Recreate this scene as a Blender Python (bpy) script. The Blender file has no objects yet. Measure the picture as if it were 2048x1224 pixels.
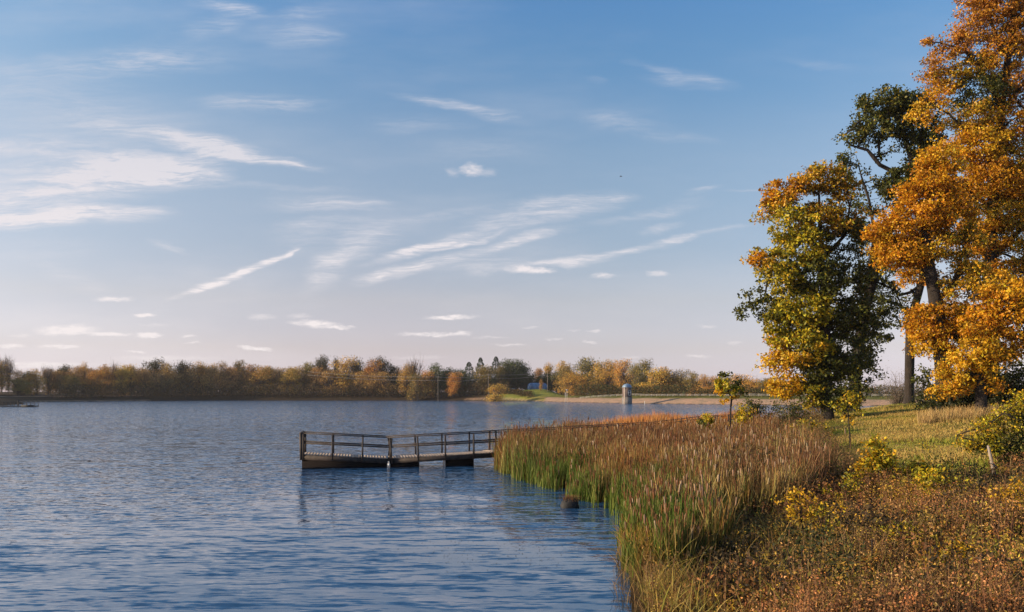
import bpy, math, random
import numpy as np
R = math.radians
rng = np.random.default_rng(7)
random.seed(7)
S = bpy.context.scene
COL = S.collection

# ------------------------------------------------------------------ camera
H, F, HOR = 3.85, 1600.0, 787.0            # eye height over the water, focal length in photo pixels, horizon row
cam_d = bpy.data.cameras.new('camera')
cam = bpy.data.objects.new('camera', cam_d); COL.objects.link(cam)
cam.location = (0, 0, H); cam.rotation_euler = (R(90), 0, 0)
cam_d.sensor_width = 36; cam_d.lens = 36*F/2048
cam_d.shift_y = (HOR-612)/2048
cam_d.clip_start = 0.1; cam_d.clip_end = 20000
S.camera = cam
# ------------------------------------------------------------------ light, exposure
SUN_EL, SUN_BEHIND = 15.0, 9.0             # degrees up; degrees behind exact left
SUN_ROT = -(90+SUN_BEHIND)
sl = bpy.data.lights.new('sun', 'SUN'); sl.energy = 5.0; sl.angle = R(0.5); sl.color = (1.0, 0.79, 0.52)
sun = bpy.data.objects.new('sun', sl); COL.objects.link(sun)
from mathutils import Vector
az = R(SUN_ROT)
to_sun = Vector((math.sin(az)*math.cos(R(SUN_EL)), math.cos(az)*math.cos(R(SUN_EL)), math.sin(R(SUN_EL))))
sun.rotation_euler = to_sun.to_track_quat('Z', 'Y').to_euler()
S.view_settings.view_transform = 'Standard'; S.view_settings.look = 'None'
S.view_settings.exposure = 0.38; S.view_settings.gamma = 1.0

def new_nt(nt):
    nt.nodes.clear(); return nt.nodes, nt.links
class NB:
    """small node builder"""
    def __init__(s, nt): s.n, s.l = nt.nodes, nt.links
    def add(s, typ, **kw):
        x = s.n.new(typ)
        for k, v in kw.items(): setattr(x, k, v)
        return x
    def put(s, sock, v):
        if isinstance(v, bpy.types.NodeSocket): s.l.new(v, sock)
        elif v is not None: sock.default_value = v
    def math(s, op, a, b=None, c=None, clamp=False):
        x = s.add('ShaderNodeMath', operation=op, use_clamp=clamp)
        s.put(x.inputs[0], a); s.put(x.inputs[1], b); s.put(x.inputs[2], c)
        return x.outputs[0]
    def vmath(s, op, a, b=None):
        x = s.add('ShaderNodeVectorMath', operation=op)
        s.put(x.inputs[0], a); s.put(x.inputs[1], b)
        return x.outputs['Value'] if op in ('LENGTH', 'DOT_PRODUCT') else x.outputs[0]
    def noise(s, vec, scale, detail=3, rough=0.5, out='Fac', dist=0.0):
        x = s.add('ShaderNodeTexNoise'); s.put(x.inputs['Vector'], vec)
        x.inputs['Scale'].default_value = scale; x.inputs['Detail'].default_value = detail
        x.inputs['Roughness'].default_value = rough; x.inputs['Distortion'].default_value = dist
        return x.outputs[out]
    def mapping(s, vec, loc=(0,0,0), rot=(0,0,0), scale=(1,1,1), typ='POINT'):
        x = s.add('ShaderNodeMapping', vector_type=typ); s.put(x.inputs[0], vec)
        x.inputs[1].default_value = loc; x.inputs[2].default_value = rot; x.inputs[3].default_value = scale
        return x.outputs[0]
    def mrange(s, v, a, b, c=0.0, d=1.0, smooth=True):
        x = s.add('ShaderNodeMapRange', interpolation_type='SMOOTHSTEP' if smooth else 'LINEAR')
        s.put(x.inputs[0], v)
        for i, q in enumerate((a, b, c, d)): x.inputs[i+1].default_value = q
        return x.outputs[0]
    def mix(s, f, a, b, mode='MIX'):
        x = s.add('ShaderNodeMix', data_type='RGBA', blend_type=mode)
        s.put(x.inputs[0], f); s.put(x.inputs[6], a); s.put(x.inputs[7], b)
        return x.outputs[2]
    def ramp(s, f, stops, interp='LINEAR'):
        x = s.add('ShaderNodeValToRGB'); s.put(x.inputs[0], f)
        cr = x.color_ramp; cr.interpolation = interp
        while len(cr.elements) < len(stops): cr.elements.new(0.5)
        for e, (p, c) in zip(cr.elements, stops): e.position = p; e.color = (*c, 1)
        return x.outputs[0]
def lin(r, g, b):
    f = lambda c: ((c/255+0.055)/1.055)**2.4 if c > 10 else c/255/12.92
    return (f(r), f(g), f(b))

# ------------------------------------------------------------------ sky
W = bpy.data.worlds.new('World'); S.world = W; W.use_nodes = True
nd, lk = new_nt(W.node_tree); N = NB(W.node_tree)
SKY = 0.126
sky = N.add('ShaderNodeTexSky', sky_type='NISHITA', sun_disc=False)
sky.sun_elevation = R(SUN_EL); sky.sun_rotation = R(SUN_ROT)
sky.air_density = 1.0; sky.dust_density = 0.6; sky.ozone_density = 2.0; sky.altitude = 200
tc = N.add('ShaderNodeTexCoord'); D = tc.outputs['Generated']
sep = N.add('ShaderNodeSeparateXYZ'); lk.new(D, sep.inputs[0])
el = N.math('MAXIMUM', sep.outputs[2], 0.0)
# colour of this evening's air: a tint on the sky model by height above the horizon
#TINTBEGIN
TINT = [(0.0, (0.505, 0.437, 0.698)), (0.017, (0.505, 0.437, 0.698)), (0.054, (0.529, 0.392, 0.479)), (0.114, (0.63, 0.436, 0.425)), (0.174, (0.616, 0.472, 0.448)), (0.232, (0.638, 0.52, 0.484)), (0.287, (0.643, 0.558, 0.524)), (0.34, (0.52, 0.545, 0.556)), (0.39, (0.455, 0.548, 0.593)), (0.434, (0.414, 0.55, 0.633)), (0.62, (0.323, 0.429, 0.494)), (1.0, (0.207, 0.275, 0.317))]
#TINTEND
tint = N.ramp(el, TINT)
base = N.mix(1.0, sky.outputs[0], tint, 'MULTIPLY')
side = N.ramp(N.math('MULTIPLY_ADD', sep.outputs[0], .5, .5), [(.2,(.92,.80,.71)),(.42,(.70,.69,.685)),(.55,(.625,.66,.67)),(.75,(.61,.655,.67))])
side2 = N.ramp(N.math('MULTIPLY_ADD', sep.outputs[0], .5, .5), [(.22,(.665,.725,.74)),(.42,(.675,.69,.70)),(.55,(.64,.675,.68)),(.75,(.63,.67,.68))])
side = N.mix(N.mrange(el, .05, .36), side2, side)
base = N.mix(1.0, base, side, 'MULTIPLY')
base = N.vmath('SCALE', base); base.node.inputs['Scale'].default_value = 3.0*SKY   # same sky once exposed
# high cirrus and low fair-weather clouds, laid out on the sky by direction
yy = N.math('MAXIMUM', sep.outputs[1], 0.05)
u = N.math('MULTIPLY', N.math('DIVIDE', sep.outputs[0], yy), F/100)
v = N.math('MULTIPLY', N.math('DIVIDE', sep.outputs[2], yy), F/100)
cmb = N.add('ShaderNodeCombineXYZ'); lk.new(u, cmb.inputs[0]); lk.new(v, cmb.inputs[1])
UV = cmb.outputs[0]
wn = N.noise(N.mapping(UV, scale=(.45,1.1,1)), 0.9, 4, .6, 'Color')
wv = N.vmath('SUBTRACT', wn, (.5,.5,.5))
wv1 = N.vmath('MULTIPLY', wv, (1.7, .46, 0)); UVc = N.vmath('ADD', UV, wv1)
wn2 = N.noise(N.mapping(UV, scale=(2.4,5.5,1)), 1.6, 5, .65, 'Color')
wv2 = N.vmath('MULTIPLY', N.vmath('SUBTRACT', wn2, (.5,.5,.5)), (.42, .15, 0)); UVk = N.vmath('ADD', UV, wv2)
CIRRUS = [ # px, py, half length, half width, angle deg (counter-clockwise), strength
 (150,358,300,52,3,1.0),(60,380,200,42,3,.95),(290,335,210,36,4,.9),(330,345,160,30,-6,.8),(120,426,215,27,-1,1.0),(20,438,170,22,0,.9),(210,420,150,16,-3,.7),(120,300,240,26,-3,.35),
 (455,306,200,17,-9,.85),(420,290,150,12,-11,.5),(500,318,150,11,-8,.6),(385,275,160,14,-9,.5),(560,327,70,8,-6,.5),(40,300,150,16,-2,.35),(200,250,260,60,2,.22),
 (180,140,300,46,4,.30),(330,120,170,34,-2,.25),(460,14,95,22,-14,.5),(430,55,90,30,20,.26),(610,28,75,22,8,.36),(590,75,95,30,-4,.34),
 (520,203,150,18,1,.38),(870,203,100,13,-9,.45),(960,225,95,18,-12,.3),(830,250,110,26,0,.16),
 (1365,160,110,24,-6,.32),(1300,140,60,14,-18,.2),(1250,250,100,24,-6,.30),(1195,163,30,10,-4,.2),(1350,275,90,12,-3,.2),(1650,125,90,12,-8,.15),
 (660,405,150,22,0,.42),(700,402,110,7,0,.3),(650,440,120,12,3,.32),(720,490,100,38,28,.42),(660,540,90,34,30,.38),(610,470,90,50,10,.12),
 (480,543,152,11,23.5,1.0),(420,571,80,10,22,.55),(570,505,62,9,26,.5),
 (830,497,100,14,20,.7),(890,478,130,14,16,.5),(930,480,110,7,16,.65),(860,527,160,16,14,.62),(1030,478,125,12,11,.7),(790,545,110,13,11,.45),
 (1120,420,150,32,10,.36),(1090,410,110,10,9,.25),(1230,398,70,10,3,.25),(1330,455,60,12,12,.28),(1370,405,80,28,25,.14),
 (1200,507,180,9,9,.62),(1390,470,120,9,10,.62),(1140,522,110,9,5,.4),(960,530,150,22,4,.22),
 (340,495,50,8,-8,.32),(300,270,230,22,-8,.30),(560,215,170,16,2,.22),(980,300,160,30,-3,.12),(1040,440,210,26,12,.32),(700,455,150,30,2,.22),(880,430,180,12,6,.20),(1290,430,160,14,10,.22),(60,200,260,40,2,.22),(560,370,160,8,-3,.18),(150,560,120,26,-20,.16),(60,500,160,40,0,.14),(1420,372,50,5,1,.25),(1500,380,60,4,0,.15)]
CUMULUS = [
 (133,660,66,12,2,1.0),(210,668,60,5,0,.85),(298,671,30,6,0,1.0),(120,693,44,5,0,.85),(20,692,32,5,0,.85),(290,630,28,5,0,1.0),
 (228,598,44,6,1,.75),(375,672,16,3,0,.6),(272,703,24,3,0,.6),(385,686,20,2.5,0,.4),(630,648,54,8,-3,1.0),(680,655,34,4,0,.8),(520,634,30,7,0,.4),(600,632,28,6,0,.35),
 (510,697,36,5,-5,.9),(900,635,56,6,1,1.0),(862,669,68,5,0,.85),(924,667,20,6,0,.7),(942,338,24,15,0,1.0),(905,345,16,12,0,.35),(970,345,26,10,0,.35),(1068,540,44,8,-1,.95),
 (1030,538,40,8,0,.4),(1140,530,40,8,0,.3),(1206,552,28,6,0,.7),(1315,548,24,7,0,.5),(960,540,40,14,0,.2),(1020,690,40,3,0,.45),(980,675,40,3,0,.35),
 (1187,661,16,3,0,.5),(1110,678,20,3,0,.45),(1180,684,18,4,0,.45),(1147,660,14,3,0,.3),(1415,653,20,4,0,.45),(1392,713,28,3,0,.45),(1260,714,22,3,0,.35),(60,729,140,7,0,.7),(330,716,120,6,0,.3),
 (840,715,60,4,0,.3),(1470,686,20,3,0,.3),(40,672,30,3,0,.3),(1060,655,22,2,0,.3),(310,650,40,4,0,.2)]
def cloud_sum(items, uv, soft, edge=1.15):
    tot = None
    for (px, py, a, b, ang, st) in items:
        q = uv
        if tot is not None:      # keeps the nodes in one chain, so the renderer holds few values at a time
            ma = N.add('ShaderNodeVectorMath', operation='MULTIPLY_ADD'); N.put(ma.inputs[0], tot)
            ma.inputs[1].default_value = (1e-6,)*3; N.put(ma.inputs[2], uv); q = ma.outputs[0]
        m = N.mapping(q, loc=((px-1024)/100, (HOR-py)/100, 0), rot=(0,0,R(ang)), scale=(a/100, b/100, 1), typ='TEXTURE')
        r = N.mrange(N.vmath('LENGTH', m), edge, soft, 0.0, st)
        tot = r if tot is None else N.math('MAXIMUM', tot, r) if st > .9 else N.math('ADD', tot, r)
    return tot
ci = cloud_sum(CIRRUS, UVc, 0.0)
fib = N.noise(N.mapping(UVc, rot=(0,0,R(-7)), scale=(.5,4.6,1)), 1.7, 8, .70)
fib2 = N.noise(N.mapping(UV, rot=(0,0,R(-4)), scale=(.4,1.3,1)), 1.0, 3, .5)
fib3 = N.noise(N.mapping(UVc, rot=(0,0,R(-12)), scale=(.7,6.5,1)), 4.2, 6, .72)
ci = N.math('MULTIPLY', ci, N.mrange(fib, .32, .66, .22, 1.30))
ci = N.math('MULTIPLY', ci, N.mrange(fib3, .30, .66, .66, 1.22))
ci = N.math('MULTIPLY', ci, N.mrange(fib2, .25, .7, .6, 1.15))
cu = cloud_sum(CUMULUS, UVk, 0.20, 1.2)
cu = N.math('MULTIPLY', cu, N.mrange(N.noise(N.mapping(UV, scale=(1.6,5,1)), 2.6, 5, .65), .30, .60, .45, 1.1))
veil = N.noise(N.mapping(UV, rot=(0,0,R(-5)), scale=(.12,.5,1)), 1.0, 5, .6)
veil = N.math('MULTIPLY', N.mrange(veil, .42, .78, 0, .34), N.mrange(u, 6, -8, .3, 1.0, False))
cl = N.math('ADD', N.math('ADD', N.math('MULTIPLY', ci, .98), N.math('MULTIPLY', cu, .95)), veil)
cl = N.math('MINIMUM', cl, .93)
cl = N.math('MULTIPLY', cl, N.mrange(sep.outputs[2], 0.0, 0.01, 0, 1))
cl = N.math('MULTIPLY', cl, N.mrange(sep.outputs[1], 0.05, 0.25, 0, 1))
cloudcol = N.ramp(el, [(0.0, lin(250,242,241)), (.12, lin(250,241,241)), (.22, lin(232,227,232)), (.3, lin(220,219,227)), (.5, lin(196,205,224))])
cc_ = N.vmath('SCALE', cloudcol); cc_.node.inputs['Scale'].default_value = .77
final = N.mix(cl, base, cc_)
bg = N.add('ShaderNodeBackground'); lk.new(final, bg.inputs[0]); bg.inputs[1].default_value = 1.0
wo = N.add('ShaderNodeOutputWorld'); lk.new(bg.outputs[0], wo.inputs[0])
W.cycles.sampling_method = 'MANUAL'; W.cycles.sample_map_resolution = 512

# ------------------------------------------------------------------ helpers
def P(px, py, d): return np.array([(px-1024)*d/F, d, H-(py-HOR)*d/F])
def PX(px, d): return (px-1024)*d/F
def principled(name, col, rough=.7, metal=0.0, bumps=None, var=None):
    m = bpy.data.materials.new(name); m.use_nodes = True; new_nt(m.node_tree); n = NB(m.node_tree)
    bs = n.add('ShaderNodeBsdfPrincipled'); o = n.add('ShaderNodeOutputMaterial'); n.l.new(bs.outputs[0], o.inputs[0])
    bs.inputs['Roughness'].default_value = rough; bs.inputs['Metallic'].default_value = metal
    t = n.add('ShaderNodeTexCoord').outputs['Object']
    c = (*col, 1)
    if var:
        sc, amt, stretch = var
        f = n.noise(n.mapping(t, scale=stretch), sc, 5, .6)
        a = tuple(min(1, x*(1+amt)) for x in col); b = tuple(x*(1-amt) for x in col)
        c = n.mix(n.mrange(f, .3, .7), (*b, 1), (*a, 1))
    n.put(bs.inputs['Base Color'], c)
    if bumps:
        sc, dist = bumps; b = n.add('ShaderNodeBump'); b.inputs['Distance'].default_value = dist
        n.l.new(n.noise(t, sc, 4), b.inputs['Height']); n.l.new(b.outputs[0], bs.inputs['Normal'])
    return m
def leafmat(name, transl=.35, rough=.55, tint=None, spec=.35):
    m = bpy.data.materials.new(name); m.use_nodes = True; new_nt(m.node_tree); n = NB(m.node_tree)
    at = n.add('ShaderNodeAttribute', attribute_name='Col').outputs['Color']
    bs = n.add('ShaderNodeBsdfPrincipled'); bs.inputs['Roughness'].default_value = rough
    bs.inputs['Specular IOR Level'].default_value = spec
    oi = n.add('ShaderNodeObjectInfo').outputs['Random']
    hs = n.add('ShaderNodeHueSaturation'); n.l.new(at, hs.inputs['Color'])
    if tint:   # whole-plant variation between copies
        n.l.new(n.mrange(oi, 0, 1, .5-tint*.03, .5+tint*.045, False), hs.inputs['Hue'])
        n.l.new(n.mrange(n.math('FRACT', n.math('MULTIPLY', oi, 7.31)), 0, 1, 1-tint*.35, 1+tint*.35, False), hs.inputs['Value'])
    c = hs.outputs[0]; n.l.new(c, bs.inputs['Base Color'])
    tr = n.add('ShaderNodeBsdfTranslucent'); n.l.new(c, tr.inputs[0])
    mx = n.add('ShaderNodeMixShader'); mx.inputs[0].default_value = transl
    n.l.new(bs.outputs[0], mx.inputs[1]); n.l.new(tr.outputs[0], mx.inputs[2])
    o = n.add('ShaderNodeOutputMaterial'); n.l.new(mx.outputs[0], o.inputs[0])
    return m
def mesh_np(name, V, Q, mat, parent=None, col=None, smooth=False):
    """V (n,3); Q (m,k) faces all with k corners, or a list of such arrays; col per vertex (n,3)"""
    me = bpy.data.meshes.new(name); V = np.asarray(V, np.float32)
    Qs = Q if isinstance(Q, list) and isinstance(Q[0], np.ndarray) else [np.asarray(Q)]
    Qs = [np.asarray(q, np.int32) for q in Qs if len(q)]
    loops = np.concatenate([q.ravel() for q in Qs]); sizes = np.concatenate([np.full(len(q), q.shape[1], np.int32) for q in Qs])
    me.vertices.add(len(V)); me.vertices.foreach_set('co', V.ravel())
    me.loops.add(len(loops)); me.loops.foreach_set('vertex_index', loops)
    me.polygons.add(len(sizes)); st = np.concatenate([[0], np.cumsum(sizes)[:-1]]).astype(np.int32)
    me.polygons.foreach_set('loop_start', st)
    if smooth: me.polygons.foreach_set('use_smooth', np.ones(len(sizes), bool))
    if col is not None:
        a = me.color_attributes.new('Col', 'FLOAT_COLOR', 'POINT')
        c = np.ones((len(V), 4), np.float32); c[:, :3] = col; a.data.foreach_set('color', c.ravel())
    me.update(calc_edges=True); me.validate()
    if mat: me.materials.append(mat)
    o = bpy.data.objects.new(name, me); COL.objects.link(o)
    if parent: o.parent = parent
    return o
def tag(o, label=None, cat=None, group=None, kind=None):
    if label: o['label'] = label
    if cat: o['category'] = cat
    if group: o['group'] = group
    if kind: o['kind'] = kind
    return o
def thing(name, label, cat, loc=(0,0,0), group=None, rz=0.0):
    o = bpy.data.objects.new(name, None); COL.objects.link(o); o.location = loc; o.rotation_euler = (0,0,rz)
    o.empty_display_size = .3
    return tag(o, label, cat, group)
class MB:
    def __init__(s): s.v = []; s.q4 = []; s.q3 = []; s.n = 0; s.c = []
    def raw(s, V, Q, T=None, c=None):
        V = np.asarray(V, float).reshape(-1, 3)
        s.v.append(V)
        if Q is not None and len(Q): s.q4.append(np.asarray(Q)+s.n)
        if T is not None and len(T): s.q3.append(np.asarray(T)+s.n)
        s.n += len(V); s.c.append(np.tile(c if c is not None else (1,1,1), (len(V), 1)))
    def box(s, a, b):
        x0,y0,z0 = a; x1,y1,z1 = b
        s.raw([(x0,y0,z0),(x1,y0,z0),(x1,y1,z0),(x0,y1,z0),(x0,y0,z1),(x1,y0,z1),(x1,y1,z1),(x0,y1,z1)],
              [(0,3,2,1),(4,5,6,7),(0,1,5,4),(1,2,6,5),(2,3,7,6),(3,0,4,7)])
    def bar(s, a, b, w, h, c=None, twist=None):
        a = np.array(a, float); b = np.array(b, float); d = b-a; L = np.linalg.norm(d); d /= L
        up = np.array([0,0,1.0]) if abs(d[2]) < .9 else np.array(twist if twist is not None else [1.0,0,0])
        x = np.cross(d, up); x /= np.linalg.norm(x); y = np.cross(x, d)
        o = [(-1,-1),(1,-1),(1,1),(-1,1)]
        V = [a+x*w/2*i+y*h/2*j for i,j in o]+[b+x*w/2*i+y*h/2*j for i,j in o]
        s.raw(V, [(0,3,2,1),(4,5,6,7),(0,1,5,4),(1,2,6,5),(2,3,7,6),(3,0,4,7)], c=c)
    def tube(s, pts, rad, n=6, c=None):
        pts = np.asarray(pts, float); rad = np.broadcast_to(rad, (len(pts),))
        t = np.gradient(pts, axis=0); t /= np.linalg.norm(t, axis=1)[:,None]+1e-9
        ref = np.array([0.31,0.93,0.2]) if abs(t[:,1]).mean() < .8 else np.array([1.0,.1,.1])
        x = np.cross(t, ref); x /= np.linalg.norm(x, axis=1)[:,None]+1e-9; y = np.cross(t, x)
        a = np.arange(n)*2*np.pi/n
        V = pts[:,None]+rad[:,None,None]*(np.cos(a)[None,:,None]*x[:,None]+np.sin(a)[None,:,None]*y[:,None])
        k = len(pts); i = np.arange(k-1)[:,None]*n; j = np.arange(n)[None]; jn = (j+1)%n
        Q = np.stack([i+j, i+jn, i+n+jn, i+n+j], -1).reshape(-1,4)
        cap = [[(k-1)*n+q, (k-1)*n+(q+1)%n, (k-1)*n+(q+2)%n] for q in range(0, 0)]
        s.raw(V.reshape(-1,3), Q, c=c)
        s.raw([pts[0]-0, pts[-1]], None, c=c); b = s.n-2-k*n
        T = [(b+(q+1)%n-s.n+s.n, b+q, s.n-2) for q in range(n)]+[(b+(k-1)*n+q, b+(k-1)*n+(q+1)%n, s.n-1) for q in range(n)]
        s.q3.append(np.array(T))
    def build(s, name, mat, parent=None, smooth=False, col=False):
        Q = []
        if s.q4: Q.append(np.concatenate(s.q4))
        if s.q3: Q.append(np.concatenate(s.q3))
        return mesh_np(name, np.concatenate(s.v), Q, mat, parent, np.concatenate(s.c) if col else None, smooth)
def unit(v): return v/(np.linalg.norm(v, axis=-1, keepdims=True)+1e-9)
def leaves_geo(C, size, col, up=.35, fold=.18, aspect=.55, rg=rng, droop=0.0):
    """one folded diamond leaf per centre C (n,3)"""
    n = len(C); size = np.broadcast_to(size, (n,))[:,None]
    d = rg.normal(size=(n,3)); d[:,2] -= droop; d = unit(d)
    nn = rg.normal(size=(n,3)); nn[:,2] += up*2; nn -= (nn*d).sum(1, keepdims=True)*d; nn = unit(nn)
    s = np.cross(d, nn)
    V = np.stack([C-d*size*.5, C+s*size*aspect*.5+nn*size*fold, C+d*size*.5, C-s*size*aspect*.5+nn*size*fold], 1).reshape(-1,3)
    Q = np.arange(n*4).reshape(n,4)
    return V, Q, np.repeat(col, 4, 0)
def blades_geo(B, h, w, lean, bend, c0, c1, segs=3, rg=rng, face=None):
    """grass blades: base B (n,3), height, width, lean direction angle, bend amount; colour from foot c0 to tip c1"""
    n = len(B); h = np.broadcast_to(h,(n,)); w = np.broadcast_to(w,(n,)); bend = np.broadcast_to(bend,(n,))
    t = np.linspace(0, 1, segs+1)
    L = np.stack([np.cos(lean), np.sin(lean), np.zeros(n)], 1)
    fa = rg.uniform(0, np.pi, n) if face is None else face
    sd = np.stack([np.cos(fa), np.sin(fa), np.zeros(n)], 1)
    prof = np.array([1.0]+[1-.75*(q**2.0) for q in t[1:-1]]+[.08])
    mid = B[:,None]+L[:,None]*(bend*h)[:,None,None]*(t**2)[None,:,None]
    mid[:,:,2] += h[:,None]*(t*(1-.25*bend[:,None]*t))
    a = mid-sd[:,None]*(w[:,None]*prof)[...,None]/2; b = mid+sd[:,None]*(w[:,None]*prof)[...,None]/2
    V = np.stack([a, b], 2).reshape(-1,3)
    k = (segs+1)*2; i = np.arange(n)[:,None]*k+np.arange(segs)[None]*2
    Q = np.stack([i, i+1, i+3, i+2], -1).reshape(-1,4)
    C = c0[:,None]+(c1-c0)[:,None]*t[None,:,None]
    C = np.repeat(C, 2, 1).reshape(-1,3)
    return V, Q, C
def merge(parts):
    V, Q, C, o = [], [], [], 0
    for v, q, c in parts:
        V.append(v); Q.append(q+o); C.append(c); o += len(v)
    return np.concatenate(V), np.concatenate(Q), np.concatenate(C)
def palette(n, cols, w=None, jit=.22, rg=rng):
    cols = np.array(cols, float)[:, :3]
    i = rg.choice(len(cols), n, p=None if w is None else np.array(w)/sum(w))
    c = cols[i]*rg.uniform(1-jit, 1+jit, (n,1))
    return np.clip(c*(1+rg.normal(0, .05, (n,3))), 0.003, .95)
def vnoise(x, y, s=1.0, seed=0):
    """smooth value noise on arrays"""
    x = np.asarray(x)/s+seed*17.3; y = np.asarray(y)/s+seed*9.1
    xi = np.floor(x).astype(int); yi = np.floor(y).astype(int); fx = x-xi; fy = y-yi
    fx = fx*fx*(3-2*fx); fy = fy*fy*(3-2*fy)
    def h(a, b):
        k = (a*374761393+b*668265263+seed*1013) & 0x7fffffff
        k = ((k ^ (k >> 13))*1274126177) & 0x7fffffff
        return ((k ^ (k >> 16)) & 0xffff)/65535.0
    return (h(xi,yi)*(1-fx)+h(xi+1,yi)*fx)*(1-fy)+(h(xi,yi+1)*(1-fx)+h(xi+1,yi+1)*fx)*fy

# ------------------------------------------------------------------ terrain shape
NEAR = np.array([(-80,-80),(-34,-24),(-13,-3),(-5.5,3),(-1.2,8),(1.0,11),(2.1,14),(2.55,17.5),(3.2,21),(4.2,25),(4.6,30),(4.4,36),(5.2,42),(7.5,50),
                 (11,58),(15,67),(19,76),(24,86),(32,95),(46,104),(70,113),(120,128),(220,150),(420,120),(420,-80)], float)
FARP = np.array([(-420,-300),(-270,90),(-192,190),(-156,232),(-160,245),(-176,290),(-205,330),(-217,373),(-207,397),(-171,438),(-110,443),(-60,441),(-20,428),(2,410),
                 (14,385),(26,345),(38,322),(56,293),(75,274),(92,257),(120,245),(165,238),(240,232),(420,228),(1200,228),(1200,6000),(-6000,6000),(-6000,-300)], float)
def sdf(poly, X, Y):
    """signed distance, positive inside"""
    shp = X.shape; X = X.ravel(); Y = Y.ravel(); D = np.full(len(X), 1e18); ins = np.zeros(len(X), bool)
    for a, b in zip(poly, np.roll(poly, -1, 0)):
        e = b-a; t = np.clip(((X-a[0])*e[0]+(Y-a[1])*e[1])/(e@e), 0, 1)
        D = np.minimum(D, (X-a[0]-t*e[0])**2+(Y-a[1]-t*e[1])**2)
        c = (a[1] > Y) != (b[1] > Y)
        if a[1] != b[1]: ins ^= c & (X < (b[0]-a[0])*(Y-a[1])/(b[1]-a[1])+a[0])
    D = np.sqrt(D); return np.where(ins, D, -D).reshape(shp)
MX = np.array([(14,2.25),(17.5,2.5),(19,2.75),(22.6,3.15),(26.4,3.0),(31,1.75),(35,.45),(39,-.65),(47,-.55),(52,1.2),(56,3.2),(66,5.5),(78,12),(90,25)], float)
MW = lambda y: np.interp(y, [18,22,26,30,36,44,52,60,70,84], [1,4.5,7,9,12,14.5,15.5,15,13,8])
def height(X, Y, full=False):
    X = np.asarray(X, float); Y = np.asarray(Y, float)
    s1 = sdf(NEAR, X, Y); s2 = sdf(FARP, X, Y)
    p1 = np.maximum(s1, 0)
    h1 = 3.3*(1-np.exp(-p1/26)) + 1.25*np.exp(-((X-38)**2/26**2+(Y-70)**2/20**2))*np.clip(p1/10,0,1)
    h1 += 1.3*np.exp(-((X+2)**2+(Y+2)**2)/7.0**2)*np.clip(p1/4,0,1)
    h1 += (vnoise(X,Y,3.1,1)-.5)*.22*np.clip(p1/3,0,1)+(vnoise(X,Y,.9,2)-.5)*.07*np.clip(p1/3,0,1)
    h1 += (vnoise(X,Y,11,5)-.5)*.45*np.clip(p1/12,0,1)
    inm = X-(np.interp(Y, MX[:,0], MX[:,1])+MW(Y))
    marshy = np.clip(-inm/3.5+.4, 0, 1)*np.clip((Y-17)/5, 0, 1)*np.clip((92-Y)/8, 0, 1)
    h1 = h1*(1-marshy)+np.minimum(h1, .12+.05*h1)*marshy
    p2 = np.maximum(s2, 0); dam = np.clip((X-18)/14, 0, 1)*np.clip((Y-150)/30, 0, 1)
    hd = 2.75*np.clip(p2/13, 0, 1)**.8-1.2*np.clip((p2-19)/12, 0, 1)
    hw = 1.5*(1-np.exp(-p2/4))+3.5*(1-np.exp(-p2/45)) + 3.1*np.exp(-((X-14)**2/30**2+(Y-436)**2/22**2))
    h2 = hw*(1-dam)+hd*dam + (vnoise(X,Y,7,3)-.5)*.3*np.clip(p2/4,0,1)
    under = np.maximum(-2.5, .16*np.maximum(s1, s2))
    h = np.where(s1 > 0, h1, np.where(s2 > 0, h2, under))
    if full: return h, s1, s2
    return h
def gz(x, y): return float(height(np.array([x]), np.array([y]))[0])

rings = np.concatenate([np.arange(.6, 90, .5), np.arange(90, 220, 1.6), np.arange(220, 470, 1.25), np.geomspace(472, 5500, 60)])
angs = np.concatenate([np.arange(-180, -42, 3.0), np.arange(-42, 42, .25), np.arange(42, 180, 3.0)])
A_, R_ = np.meshgrid(np.radians(angs), rings)
GX = R_*np.sin(A_); GY = R_*np.cos(A_)
GZ, s1, s2 = height(GX, GY, True)
# cover weights by what grows or lies there: r = mown/short green, g = dry straw grass, b = bare stone and sand
dryn = vnoise(GX,GY,6,11)*.6+vnoise(GX,GY,2.2,12)*.4
green = np.clip((vnoise(GX,GY,9,13)*.5+vnoise(GX,GY,3,14)*.5-.42)*5+.5, 0, 1)
damz = (s2 > 0) & (GX > 16) & (GY > 150)
stone = np.where(damz, np.clip((9.0+(vnoise(GX,GY,5,15)-.5)*2-s2)/1.0, 0, 1), np.where(s2 > 0, np.clip((2.2-s2)/1.5, 0, 1)*.7*((GX > -25) | (GX < -190)), 0))
path = ((s2 > 14) & (s2 < 19) & (GX < -150) & (GX > -330))
stone = np.where(path, 1, stone)
marsh = np.where(s1 > 0, np.clip((7-s1)/5, 0, 1), 0)
wood = ((s2 > 0) & ((GX < -12) | (GY > 450)) & (GX > -330)).astype(float)
nv = len(rings)*len(angs); na = len(angs); nr = len(rings)
i = np.arange(nr-1)[:,None]*na; j = np.arange(na)[None]; jn = (j+1) % na
Qg = np.stack([i+j, i+na+j, i+na+jn, i+jn], -1).reshape(-1,4)
Vg = np.stack([GX, GY, GZ], -1).reshape(-1,3)
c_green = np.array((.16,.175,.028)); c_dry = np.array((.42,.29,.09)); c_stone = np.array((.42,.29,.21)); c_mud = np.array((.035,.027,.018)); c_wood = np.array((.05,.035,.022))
gr = green[...,None]; cg = c_green*gr+c_dry*(1-gr)
cg = np.where(damz[...,None], np.array((.13,.135,.035))*(.8+.5*dryn[...,None]), cg)
hill = np.exp(-((GX-14)**2/34**2+(GY-432)**2/26**2))[...,None]
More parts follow.
